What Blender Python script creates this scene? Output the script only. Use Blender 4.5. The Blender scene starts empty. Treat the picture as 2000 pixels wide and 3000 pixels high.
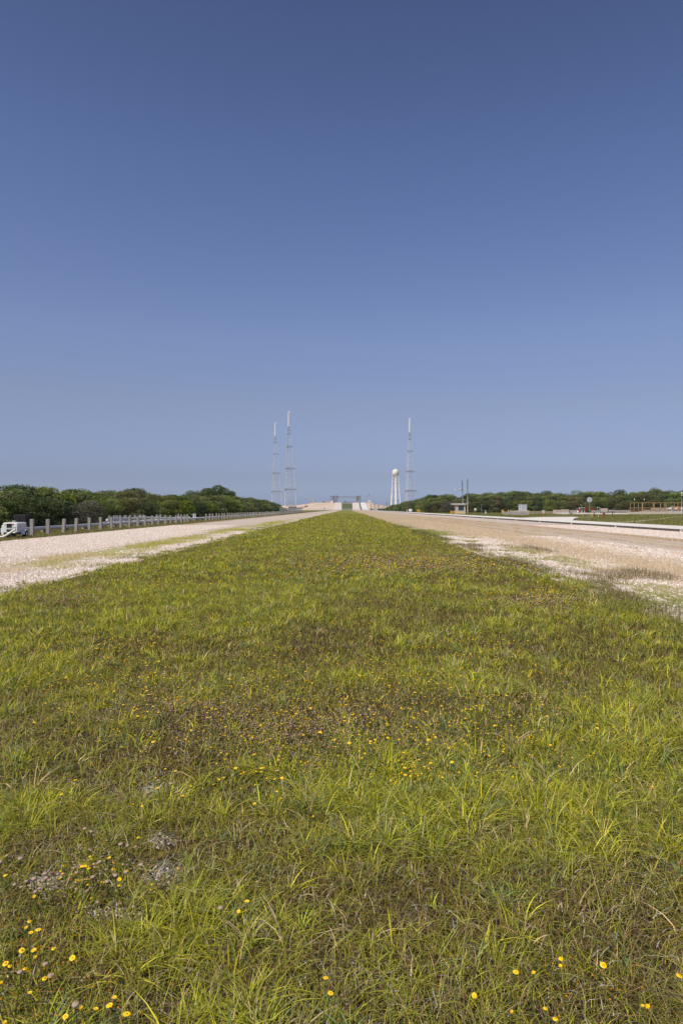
import bpy, math, random
import numpy as np
from mathutils import Vector, Matrix
R = math.radians
random.seed(7); rng = np.random.default_rng(11)
scene = bpy.context.scene
col = scene.collection

# ------------------------------------------------------------------ camera, sky, sun
CAMH = 1.8
cd = bpy.data.cameras.new("camera"); cam = bpy.data.objects.new("camera", cd); col.objects.link(cam)
cam.location = (0, 0, CAMH); cam.rotation_euler = (R(90), 0, 0)
cd.sensor_fit = 'VERTICAL'; cd.sensor_height = 36; cd.lens = 24
cd.shift_x = -16/3000; cd.shift_y = -9/3000
cd.clip_start = 0.1; cd.clip_end = 40000
scene.camera = cam

SUN_EL = 54; SUN_DIR = (-0.62, -0.78)          # horizontal direction towards the sun
w = bpy.data.worlds.new("World"); scene.world = w; w.use_nodes = True
nt = w.node_tree; nt.nodes.clear()
out = nt.nodes.new('ShaderNodeOutputWorld'); bg = nt.nodes.new('ShaderNodeBackground')
sky = nt.nodes.new('ShaderNodeTexSky'); sky.sky_type = 'NISHITA'; sky.sun_disc = False
sky.sun_elevation = R(SUN_EL); sky.sun_rotation = math.atan2(SUN_DIR[0], SUN_DIR[1])
sky.air_density = 1.0; sky.dust_density = 1.0; sky.ozone_density = 3.0; sky.altitude = 0
# the camera's rendering of this clear-air sky, by height above the horizon
tc = nt.nodes.new('ShaderNodeTexCoord'); sz = nt.nodes.new('ShaderNodeSeparateXYZ'); nt.links.new(tc.outputs['Generated'], sz.inputs[0])
cr = nt.nodes.new('ShaderNodeValToRGB'); nt.links.new(sz.outputs['Z'], cr.inputs[0])
stops = [(.0,(.84,.98,1.62)),(.015,(.78,.91,1.50)),(.045,(.67,.69,1.04)),(.146,(.92,.80,.91)),(.238,(1.02,.915,1.05)),(.349,(.94,.88,1.06)),(.446,(.83,.83,1.03)),(.598,(.65,.64,.82))]
while len(cr.color_ramp.elements) < len(stops): cr.color_ramp.elements.new(.9)
for el, (p, c) in zip(cr.color_ramp.elements, stops): el.position = p; el.color = (c[0]/1.5, c[1]/1.5, c[2]/1.5, 1)
mm_ = nt.nodes.new('ShaderNodeMix'); mm_.data_type = 'RGBA'; mm_.blend_type = 'MULTIPLY'; mm_.inputs[0].default_value = 1
nt.links.new(sky.outputs[0], mm_.inputs[6]); nt.links.new(cr.outputs[0], mm_.inputs[7]); nt.links.new(mm_.outputs[2], bg.inputs[0])
bg.inputs[1].default_value = 0.15; nt.links.new(bg.outputs[0], out.inputs[0])

sl = bpy.data.lights.new("sun", 'SUN'); sl.energy = 4.4; sl.angle = R(0.53); sl.color = (1.0, .945, .86)
so = bpy.data.objects.new("sun", sl); col.objects.link(so)
sdir = Vector((SUN_DIR[0]*math.cos(R(SUN_EL)), SUN_DIR[1]*math.cos(R(SUN_EL)), math.sin(R(SUN_EL))))
so.rotation_euler = sdir.to_track_quat('Z', 'Y').to_euler(); so.location = (-50, -50, 100)
scene.view_settings.view_transform = 'Standard'; scene.view_settings.look = 'None'
scene.view_settings.gamma = 1; scene.view_settings.exposure = 0.0
scene.cycles.max_bounces = 6; scene.cycles.transparent_max_bounces = 6

# ------------------------------------------------------------------ helpers
VX, VY, F = 1016.0, 1491.0, 2000.0            # where the road vanishes in the photograph, focal length in its pixels
def wx(px, Y): return (px - VX)/F*Y
def wz(py, Y): return CAMH - (py - VY)/F*Y
def gY(py): return CAMH*F/(py - VY)

def mat(name, color, rough=.8, metal=0.0, noise=0.0, nscale=5.0, color2=None, bump=0.0, spec=.3):
    m = bpy.data.materials.new(name); m.use_nodes = True
    n = m.node_tree; b = n.nodes['Principled BSDF']
    b.inputs['Roughness'].default_value = rough; b.inputs['Metallic'].default_value = metal
    b.inputs['Specular IOR Level'].default_value = spec
    c = (*color, 1)
    if noise > 0 or color2:
        c2 = (*color2, 1) if color2 else tuple(max(0, v*(1-noise)) for v in color)+(1,)
        tc = n.nodes.new('ShaderNodeTexCoord'); t = n.nodes.new('ShaderNodeTexNoise'); t.inputs['Scale'].default_value = nscale
        t.inputs['Detail'].default_value = 6; t.inputs['Roughness'].default_value = .65
        r = n.nodes.new('ShaderNodeValToRGB'); r.color_ramp.elements[0].position = .35; r.color_ramp.elements[1].position = .65
        r.color_ramp.elements[0].color = c2; r.color_ramp.elements[1].color = c
        n.links.new(tc.outputs['Object'], t.inputs['Vector']); n.links.new(t.outputs['Fac'], r.inputs[0]); n.links.new(r.outputs[0], b.inputs['Base Color'])
        if bump:
            bp = n.nodes.new('ShaderNodeBump'); bp.inputs['Strength'].default_value = bump; bp.inputs['Distance'].default_value = .02
            n.links.new(t.outputs['Fac'], bp.inputs['Height']); n.links.new(bp.outputs[0], b.inputs['Normal'])
    else: b.inputs['Base Color'].default_value = c
    return m

class MB:
    """collects boxes, tubes and lathes into one mesh"""
    def __init__(s): s.v = []; s.f = []; s.m = []
    def add(s, vs, fs, mi=0):
        o = len(s.v); s.v += [tuple(v) for v in vs]; s.f += [tuple(i+o for i in f) for f in fs]; s.m += [mi]*len(fs); return s
    def box(s, x0, x1, y0, y1, z0, z1, mi=0, M=None, taper=0):
        t = taper
        vs = [Vector(p) for p in ((x0,y0,z0),(x1,y0,z0),(x1,y1,z0),(x0,y1,z0),(x0+t,y0+t,z1),(x1-t,y0+t,z1),(x1-t,y1-t,z1),(x0+t,y1-t,z1))]
        if M: vs = [M @ v for v in vs]
        return s.add(vs, [(0,3,2,1),(4,5,6,7),(0,1,5,4),(1,2,6,5),(2,3,7,6),(3,0,4,7)], mi)
    def cbox(s, x0, x1, y0, y1, z0, z1, c=.02, mi=0, M=None):
        """box with chamfered vertical and top edges"""
        def ring(z, i):
            a, b, cc, d = x0+i, x1-i, y0+i, y1-i
            return [(a+c,cc,z),(b-c,cc,z),(b,cc+c,z),(b,d-c,z),(b-c,d,z),(a+c,d,z),(a,d-c,z),(a,cc+c,z)]
        vs = [Vector(p) for p in ring(z0,0)+ring(z1-c,0)+ring(z1,c)]
        if M: vs = [M @ v for v in vs]
        fs = [tuple(range(7,-1,-1)), tuple(range(16,24))]
        for k in range(2):
            for i in range(8): j = (i+1)%8; fs.append((k*8+i, k*8+j, k*8+8+j, k*8+8+i))
        return s.add(vs, fs, mi)
    def tube(s, pts, rad, n=8, mi=0, cap=True):
        pts = [Vector(p) for p in pts]; rs = rad if hasattr(rad, '__len__') else [rad]*len(pts)
        vs = []; 
        for i, p in enumerate(pts):
            d = (pts[min(i+1,len(pts)-1)] - pts[max(i-1,0)]).normalized()
            a = d.cross(Vector((0,0,1)) if abs(d.z) < .9 else Vector((0,1,0))).normalized(); b = d.cross(a)
            for k in range(n):
                t = 2*math.pi*(k+.5)/n; vs.append(p + (a*math.cos(t) + b*math.sin(t))*rs[i])
        fs = []
        for i in range(len(pts)-1):
            for k in range(n): j = (k+1)%n; fs.append((i*n+k, i*n+j, (i+1)*n+j, (i+1)*n+k))
        if cap: fs += [tuple(range(n)), tuple(range((len(pts)-1)*n+n-1, (len(pts)-1)*n-1, -1))]
        return s.add(vs, fs, mi)
    def lathe(s, prof, c=(0,0,0), n=24, mi=0):
        vs = [(c[0]+r*math.cos(2*math.pi*k/n), c[1]+r*math.sin(2*math.pi*k/n), c[2]+z) for r, z in prof for k in range(n)]
        fs = [(i*n+k, i*n+(k+1)%n, (i+1)*n+(k+1)%n, (i+1)*n+k) for i in range(len(prof)-1) for k in range(n)]
        return s.add(vs, fs, mi)
    def build(s, name, m, parent=None, smooth=False):
        me = bpy.data.meshes.new(name); me.from_pydata([tuple(v) for v in s.v], [], s.f)
        ms = m if isinstance(m, (list, tuple)) else [m]
        for x in ms: me.materials.append(x)
        if len(ms) > 1: me.polygons.foreach_set('material_index', s.m)
        if smooth: me.polygons.foreach_set('use_smooth', [True]*len(s.f))
        me.update()
        o = bpy.data.objects.new(name, me); col.objects.link(o)
        if parent: o.parent = parent
        return o

def empty(name, loc=(0,0,0), rz=0):
    o = bpy.data.objects.new(name, None); col.objects.link(o); o.location = loc; o.rotation_euler = (0,0,rz); o.empty_display_size = .1; return o
def tag(o, label=None, cat=None, group=None, kind=None):
    if label: o['label'] = label
    if cat: o['category'] = cat
    if group: o['group'] = group
    if kind: o['kind'] = kind
    return o
def copy_tree(o, parent=None):
    c = o.copy(); col.objects.link(c)
    if parent: c.parent = parent
    for ch in [x for x in kids.get(o.name, [])]: copy_tree(ch, c)
    return c
kids = {}
def reg(root):
    """remember the children of a prototype (looked up by name when it is copied)"""
    for o in list(root.children_recursive)+[root]: kids[o.name] = list(o.children)
    return root

def quads_mesh(name, V, nq, colors=None, m=None, parent=None, smooth=False, idx=None):
    """V (n,3) verts; idx (q,4) quads"""
    me = bpy.data.meshes.new(name); n = len(V)
    me.vertices.add(n); me.vertices.foreach_set('co', V.astype(np.float32).ravel())
    q = len(idx); me.loops.add(q*4); me.loops.foreach_set('vertex_index', idx.astype(np.int32).ravel())
    me.polygons.add(q); me.polygons.foreach_set('loop_start', (np.arange(q)*4).astype(np.int32))
    if smooth: me.polygons.foreach_set('use_smooth', np.ones(q, bool))
    me.update(calc_edges=True)
    if colors is not None:
        a = me.attributes.new('Col', 'FLOAT_COLOR', 'POINT'); c4 = np.ones((n,4), np.float32); c4[:, :3] = colors; a.data.foreach_set('color', c4.ravel())
    if m: me.materials.append(m)
    o = bpy.data.objects.new(name, me); col.objects.link(o)
    if parent: o.parent = parent
    return o

# value noise on numpy arrays
_perm = rng.random((256, 256)).astype(np.float32)
def vnoise(x, y):
    xi = np.floor(x).astype(int); yi = np.floor(y).astype(int); fx = x-xi; fy = y-yi
    fx = fx*fx*(3-2*fx); fy = fy*fy*(3-2*fy)
    g = lambda a, b: _perm[a & 255, b & 255]
    return (g(xi,yi)*(1-fx)+g(xi+1,yi)*fx)*(1-fy) + (g(xi,yi+1)*(1-fx)+g(xi+1,yi+1)*fx)*fy
def fbm(x, y, o=3):
    s = 0; a = .5; t = 0
    for k in range(o): s = s + a*vnoise(x*2**k+17*k, y*2**k+31*k); t += a; a *= .5
    return s/t

# ------------------------------------------------------------------ materials
def N(m, t, **kw):
    n = m.node_tree.nodes.new(t)
    for k, v in kw.items(): setattr(n, k, v)
    return n
def ramp(m, fac, stops):
    r = N(m, 'ShaderNodeValToRGB'); e = r.color_ramp.elements
    while len(e) < len(stops): e.new(.5)
    for el, (p, c) in zip(e, stops): el.position = p; el.color = (*c, 1)
    m.node_tree.links.new(fac, r.inputs[0]); return r.outputs[0]
def noise(m, vec, scale, detail=5, rough=.6, stretch=None):
    if stretch:
        mp = N(m, 'ShaderNodeMapping'); mp.inputs['Scale'].default_value = stretch; m.node_tree.links.new(vec, mp.inputs[0]); vec = mp.outputs[0]
    t = N(m, 'ShaderNodeTexNoise'); t.inputs['Scale'].default_value = scale; t.inputs['Detail'].default_value = detail; t.inputs['Roughness'].default_value = rough
    m.node_tree.links.new(vec, t.inputs['Vector']); return t.outputs['Fac']
def math_(m, op, a, b=None, clamp=False):
    n = N(m, 'ShaderNodeMath', operation=op); n.use_clamp = clamp
    for i, v in enumerate((a, b)):
        if v is None: continue
        if isinstance(v, (int, float)): n.inputs[i].default_value = v
        else: m.node_tree.links.new(v, n.inputs[i])
    return n.outputs[0]
def mixc(m, f, a, b):
    n = N(m, 'ShaderNodeMix', data_type='RGBA'); L = m.node_tree.links
    if isinstance(f, (int, float)): n.inputs[0].default_value = f
    else: L.new(f, n.inputs[0])
    for i, v in ((6, a), (7, b)):
        if isinstance(v, tuple): n.inputs[i].default_value = (*v, 1)
        else: L.new(v, n.inputs[i])
    return n.outputs[2]
def newmat(name, rough=.9, spec=.15):
    m = bpy.data.materials.new(name); m.use_nodes = True; b = m.node_tree.nodes['Principled BSDF']
    b.inputs['Roughness'].default_value = rough; b.inputs['Specular IOR Level'].default_value = spec
    return m, b
def wpos(m): return N(m, 'ShaderNodeNewGeometry').outputs['Position']
def setc(m, b, c): m.node_tree.links.new(c, b.inputs['Base Color'])
def bump(m, b, h, s=.5, d=.02):
    n = N(m, 'ShaderNodeBump'); n.inputs['Strength'].default_value = s; n.inputs['Distance'].default_value = d
    m.node_tree.links.new(h, n.inputs['Height']); m.node_tree.links.new(n.outputs[0], b.inputs['Normal'])

# blade / leaf material: colour attribute, slight translucency
def foliage_mat(name, trans=.3, rough=.55, rnd=False, sat=1.0):
    m, b = newmat(name, rough, .06); L = m.node_tree.links
    a = N(m, 'ShaderNodeAttribute'); a.attribute_name = 'Col'; c = a.outputs['Color']
    if rnd:
        oi = N(m, 'ShaderNodeObjectInfo'); h = N(m, 'ShaderNodeHueSaturation'); L.new(c, h.inputs['Color'])
        v = math_(m, 'MULTIPLY_ADD', oi.outputs['Random'], .28); m.node_tree.nodes[-1].inputs[2].default_value = .84
        L.new(v, h.inputs['Value'])
        r2 = math_(m, 'FRACT', math_(m, 'MULTIPLY', oi.outputs['Random'], 37.7)); hh = math_(m, 'MULTIPLY_ADD', r2, .03); m.node_tree.nodes[-1].inputs[2].default_value = .485
        L.new(hh, h.inputs['Hue'])
        r3 = math_(m, 'FRACT', math_(m, 'MULTIPLY', oi.outputs['Random'], 91.3)); ss = math_(m, 'MULTIPLY_ADD', r3, .3); m.node_tree.nodes[-1].inputs[2].default_value = .75
        L.new(ss, h.inputs['Saturation']); c = h.outputs[0]
    setc(m, b, c)
    t = N(m, 'ShaderNodeBsdfTranslucent'); L.new(c, t.inputs[0]); mx = N(m, 'ShaderNodeMixShader'); mx.inputs[0].default_value = trans
    L.new(b.outputs[0], mx.inputs[1]); L.new(t.outputs[0], mx.inputs[2]); L.new(mx.outputs[0], m.node_tree.nodes['Material Output'].inputs[0])
    return m
M_blade = foliage_mat('grass_blades', .14)
M_leaf = foliage_mat('tree_leaves', .13, .5, rnd=True)
M_bark = mat('bark', (.16,.13,.1), .9, noise=.4, nscale=6)

# the wide ground: grassland, brown and green patches
M_ground, b = newmat('grassland', .95, .05); P = wpos(M_ground)
n1 = noise(M_ground, P, .10, 4, .6); n2 = noise(M_ground, P, .9, 5, .65); n3 = noise(M_ground, P, 14, 4, .7)
c = ramp(M_ground, n1, [(.30, (.18,.15,.05)), (.5, (.19,.175,.045)), (.68, (.20,.20,.04))])
c = mixc(M_ground, math_(M_ground,'MULTIPLY',ramp(M_ground, n2, [(.42,(0,0,0)),(.68,(1,1,1))]),.55), c, (.15,.125,.055))
c = mixc(M_ground, ramp(M_ground, n3, [(.35,(.6,.6,.6)),(.6,(0,0,0))]), c, (.075,.07,.03))
setc(M_ground, b, c); bump(M_ground, b, n3, .6, .06)

# litter under the near grass
M_soil, b = newmat('grass_litter', .95, .05); P = wpos(M_soil)
n1 = noise(M_soil, P, 45, 5, .7); n2 = noise(M_soil, P, 1.3, 3, .6); n3 = noise(M_soil, P, .12, 4, .6)
c = ramp(M_soil, n1, [(.3,(.022,.016,.009)),(.5,(.055,.04,.02)),(.65,(.11,.08,.045)),(.8,(.34,.29,.24))])
far = ramp(M_soil, n3, [(.32,(.19,.16,.045)),(.5,(.22,.20,.04)),(.66,(.24,.235,.035))])
sep = N(M_soil, 'ShaderNodeSeparateXYZ'); M_soil.node_tree.links.new(P, sep.inputs[0])
fy = math_(M_soil,'DIVIDE', math_(M_soil,'SUBTRACT', sep.outputs['Y'], 14), 60, True)
c = mixc(M_soil, fy, c, far)
setc(M_soil, b, c); bump(M_soil, b, n1, .8, .02)

# river-rock gravel of the haul lanes: pinkish white stones, dry-grass streaks running along the lane
def gravel(name, bands, green=None, tan=(.36,.27,.16)):
    m, b = newmat(name, .9, .15); P = wpos(m); L = m.node_tree.links
    v = N(m, 'ShaderNodeTexVoronoi'); v.inputs['Scale'].default_value = 26; v.inputs['Randomness'].default_value = 1; L.new(P, v.inputs['Vector'])
    sp = N(m, 'ShaderNodeSeparateColor'); L.new(v.outputs['Color'], sp.inputs[0])
    c = ramp(m, sp.outputs[0], [(0,(.38,.30,.24)),(.12,(.52,.42,.34)),(.35,(.68,.57,.47)),(.6,(.76,.66,.56)),(.85,(.70,.54,.43)),(1,(.80,.74,.66))])
    edge = ramp(m, v.outputs['Distance'], [(.42,(0,0,0)),(.72,(1,1,1))])
    c = mixc(m, math_(m,'MULTIPLY',edge,.65), c, (.26,.20,.15))
    big = noise(m, P, 1.1, 4, .6); c = mixc(m, math_(m,'MULTIPLY',ramp(m,big,[(.35,(1,1,1)),(.6,(0,0,0))]),.35), c, (.36,.27,.2))
    sx = N(m, 'ShaderNodeSeparateXYZ'); L.new(P, sx.inputs[0])
    wob = noise(m, P, .35, 4, .6, stretch=(1,.25,1)); xx = math_(m,'ADD', sx.outputs['X'], math_(m,'MULTIPLY', math_(m,'SUBTRACT', wob, .5), 3.2))
    fine = noise(m, P, 3.0, 5, .75, stretch=(1,.3,1))
    for (xc, hw, amt, colr, y0, y1) in bands:
        d = math_(m,'ABSOLUTE', math_(m,'SUBTRACT', xx, xc)); k = math_(m,'SUBTRACT', 1, math_(m,'DIVIDE', d, hw), True)
        k = math_(m,'MULTIPLY', math_(m,'POWER', k, .6), amt*1.6); k = math_(m,'SUBTRACT', math_(m,'ADD', k, fine), .55 + .3)
        k = math_(m,'MULTIPLY', k, 3.5, True)
        if colr is OLV: k = math_(m,'MULTIPLY', k, math_(m,'MULTIPLY', math_(m,'SUBTRACT', noise(m, P, .09, 3, .6), .42), 7, True)); k = math_(m,'MULTIPLY', k, math_(m,'DIVIDE', math_(m,'SUBTRACT', 150, sx.outputs['Y']), 60, True))
        if y0 is not None: k = math_(m,'MULTIPLY', k, math_(m,'DIVIDE', math_(m,'SUBTRACT', sx.outputs['Y'], y0), y1-y0, True))
        c = mixc(m, math_(m,'MULTIPLY',k,.9), c, colr)
    setc(m, b, c); bump(m, b, math_(m,'SUBTRACT',1,v.outputs['Distance']), .7, .03); return m
TAN = (.49,.385,.25); TAN2 = (.46,.345,.215); OLV = (.36,.33,.10)
M_gravR = gravel('lane_gravel_right', [(6.3,1.3,1.0,(.25,.25,.09),None,0),(9.8,3.0,1.9,TAN,None,0),(13.3,.7,.8,TAN,None,0),(15.4,.6,.8,TAN,None,0),(17.0,.5,.6,TAN2,None,0),(18.8,1.0,1.15,TAN2,None,0),
                                       (12.,8.5,1.0,TAN2,34,90)])
M_gravL = gravel('lane_gravel_left', [(-11.2,1.8,1.3,TAN,30,20),(-9.6,1.9,1.25,OLV,21,27),(-18.2,1.1,.7,(.42,.31,.2),None,0),(-12.5,4.5,.55,TAN,90,260)])

M_conc = mat('pale_concrete', (.76,.695,.61), .85, noise=.18, nscale=1.5)
M_kerb, b = newmat('stained_concrete', .9, .1); P = wpos(M_kerb)
c = ramp(M_kerb, noise(M_kerb, P, 2.2, 5, .7, stretch=(1,.6,3)), [(.3,(.075,.065,.055)),(.55,(.13,.115,.095)),(.85,(.27,.24,.21))]); setc(M_kerb, b, c)
M_white = mat('white_paint', (.78,.77,.76), .5, noise=.12, nscale=3)
M_cream = mat('cream_paint', (.80,.75,.66), .55, noise=.15, nscale=.5)
M_post = mat('weathered_concrete', (.37,.345,.30), .9, noise=.35, nscale=9, bump=.3)
M_galv = mat('galvanised_steel', (.50,.52,.53), .5, .2, noise=.2, nscale=.4)
M_twr = mat('tower_grey_paint', (.62,.65,.68), .5, .0, noise=.15, nscale=.2)
M_dark = mat('dark_steel', (.09,.09,.095), .7, noise=.3, nscale=1)
M_black = mat('black_rubber', (.02,.02,.02), .8)
M_red = mat('red_paint', (.42,.03,.03), .5, noise=.25, nscale=4)
M_yel = mat('yellow_paint', (.72,.42,.05), .55, noise=.2, nscale=3)
M_orr = mat('tan_rail_paint', (.46,.27,.10), .6, noise=.25, nscale=2)
M_org = mat('orange_paint', (.65,.22,.06), .6, noise=.15, nscale=3)
M_green = mat('green_paint', (.10,.40,.22), .5)
M_pgrn = mat('pale_green_pipe', (.50,.60,.52), .5, noise=.1)
M_cblk = mat('weathered_block', (.42,.38,.34), .9, noise=.4, nscale=1.6, bump=.3)
M_cblk2 = mat('beige_block', (.52,.42,.34), .9, noise=.25, nscale=1.2)
M_pad = mat('tan_pad_slope', (.66,.50,.355), .95, noise=.18, nscale=.03)
M_ramp = mat('pad_ramp_gravel', (.68,.59,.50), .95, noise=.15, nscale=.02)
M_rampw = mat('pad_ramp_concrete', (.72,.70,.68), .9, noise=.12, nscale=.02)
M_psteel = mat('pad_steel', (.40,.37,.35), .8, noise=.5, nscale=.12)
M_pgrey = mat('pad_grey_concrete', (.46,.42,.37), .9, noise=.4, nscale=.08)
M_pgrass = mat('pad_grass', (.10,.115,.03), .95, noise=.3, nscale=.2)
M_sand = mat('sand', (.66,.54,.42), .95, noise=.2, nscale=1)
M_glass, b = newmat('dark_window', .08, .6); b.inputs['Base Color'].default_value = (.03,.06,.045,1)
M_yflow = mat('yellow_petals', (.88,.60,.01), .6); M_oflow = mat('orange_disc', (.80,.42,.01), .8)
M_stem = mat('flower_stem', (.12,.15,.04), .8); M_seed = mat('seed_puff', (.46,.33,.24), .9, noise=.3, nscale=80)

# ------------------------------------------------------------------ ground sheets
def sheet(name, pts, z, m):
    o = MB().add([(x,y,z) for x,y in pts], [tuple(range(len(pts)))]).build(name, m); tag(o, kind='structure'); return o
g = 20000
o = sheet('ground', [(-g,-200),(g,-200),(g,g),(-g,g)], 0, M_ground)
def strip(name, xl, xr, ys, z, m):
    """long sheet along Y; xl / xr are functions of Y"""
    vs = []; 
    for y in ys: vs += [(xl(y), y, z), (xr(y), y, z)]
    fs = [(2*i, 2*i+1, 2*i+3, 2*i+2) for i in range(len(ys)-1)]
    return tag(MB().add(vs, fs).build(name, m), kind='structure')
ys = list(np.concatenate([np.arange(-20, 60, .4), np.arange(60, 200, 2), np.arange(200, 1010, 20)]))
n_ = lambda y, s, a: float((fbm(np.array([y*.35+s]), np.array([s*3.1]), 3)[0]-.5)*a)
EL = {y: -7.4 + n_(y, 3, 1.3)+ n_(y*4, 7, .5) for y in ys}; ER = {y: 5.5 + n_(y, 9, 1.5)+ n_(y*4, 5, .7) for y in ys}
strip('gravel_lane_left', lambda y: -19.0 + n_(y, 5, .8), lambda y: EL[y], ys, .010, M_gravL)
strip('gravel_lane_right', lambda y: ER[y], lambda y: 26.0, ys, .010, M_gravR)
strip('median_ground', lambda y: EL[y], lambda y: ER[y], ys, .006, M_soil)
# the raised concrete road with its stained kerb face and expansion joints
k = MB(); yy = list(range(10, 1000, 10))
rd = MB().box(26.22, 31.6, -20, 980, .0, .20); o = rd.build('road', M_conc); tag(o, kind='structure')
k.box(26.0, 26.22, -20, 980, 0, .203); o = k.build('kerb', M_kerb); tag(o, kind='structure')
kj = MB()
for y in range(14, 420, 13): kj.box(25.985, 25.999, y, y+.38, .0, .17)
tag(kj.build('kerb_patches', M_conc), kind='structure')
br = [(31.6,96),(33.4,101),(36.5,110),(40,120),(44.5,131),(46,139),(38,135),(31.6,124)]
o = MB().add([(x,y,.196) for x,y in br]+[(x,y,0) for x,y in br], [tuple(range(len(br)))]+[(i,i+len(br),(i+1)%len(br)+len(br),(i+1)%len(br)) for i in range(len(br))]).build('side_road', M_conc); tag(o, kind='structure')
path = [(36.5,92),(40,96),(50,112),(57,124),(66,140),(80,164),(96,190)]
vs=[]
for i,(x,y) in enumerate(path):
    wd = [1.6,1.2,.6,.5,.7,.9,1][i]; vs += [(x-wd*.5,y+wd*.9,.012),(x+wd*.5,y-wd*.9,.012)]
tag(MB().add(vs,[(2*i,2*i+1,2*i+3,2*i+2) for i in range(len(path)-1)]).build('sand_path', M_sand), kind='structure')

# ------------------------------------------------------------------ the pad mound and its ramp
def solid(name, pts, faces, m):
    o = MB().add(pts, faces).build(name, m); return tag(o, kind='structure')
ZT = 13.2; Y0, Y1, Y2 = 1000, 1250, 1560
# embankment: toe polygon and top polygon
toe = [(-62,1000),(-22,995),(34,995),(45,1050),(72,1190),(130,1330),(130,1620),(-180,1620),(-110,1250)]
top = [(-58,1250),(-22,1249),(34,1249),(41,1250),(45,1255),(60,1330),(60,1560),(-120,1560),(-66,1300)]
pts = [(x,y,-.2) for x,y in toe] + [(x,y,(8.0 if x>50 else ZT) if (x<=46 and x>-100) else 7) for x,y in top]
n = len(toe); solid('pad_mound', pts, [tuple(range(n,2*n))]+[(i,(i+1)%n,n+(i+1)%n,n+i) for i in range(n)], M_pad)
solid('pad_side_berm', [(-170,1280,-.2),(-55,1150,-.2),(-66,1252,10),(-130,1300,7.5),(-240,1420,4),(-300,1400,-.2),(-300,1600,-.2),(-60,1600,9)],[(0,1,2,3),(5,0,3,4),(3,2,7),(4,3,7,6)], M_pad)
solid('pad_side_berm_right', [(45,1120,-.2),(78,1300,-.2),(135,1500,-.2),(135,1560,5),(72,1330,8.6),(42,1252,12)],[(0,1,4,5),(1,2,3,4)], M_pad)
def rampstrip(name, xb0, xb1, xt0, xt1, m, dz=.25):
    z0, z1 = .05+dz, ZT+dz
    solid(name, [(xb0,Y0-2,z0),(xb1,Y0-2,z0),(xt1,Y1,z1),(xt0,Y1,z1),(xt1,Y1+60,z1),(xt0,Y1+60,z1)], [(0,1,2,3),(3,2,4,5)], m)
rampstrip('pad_ramp_lane', -20, -7.6, -21.5, -9.6, M_ramp)
rampstrip('pad_ramp_median', -7.6, 8.2, -9.6, 9.6, M_pgrass, .22)
rampstrip('pad_ramp_lane', 8.2, 19.6, 9.6, 21.6, M_ramp)
rampstrip('pad_ramp_verge', 19.6, 22.4, 21.6, 23.8, M_pgrass, .22)
rampstrip('pad_ramp_road', 22.4, 31, 23.8, 33.4, M_rampw, .3)
o = MB().box(19.8, 24.2, 1118, 1126, 6.3, 6.85).build('pad_ramp_crossing', M_ramp); tag(o, kind='structure')

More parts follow.
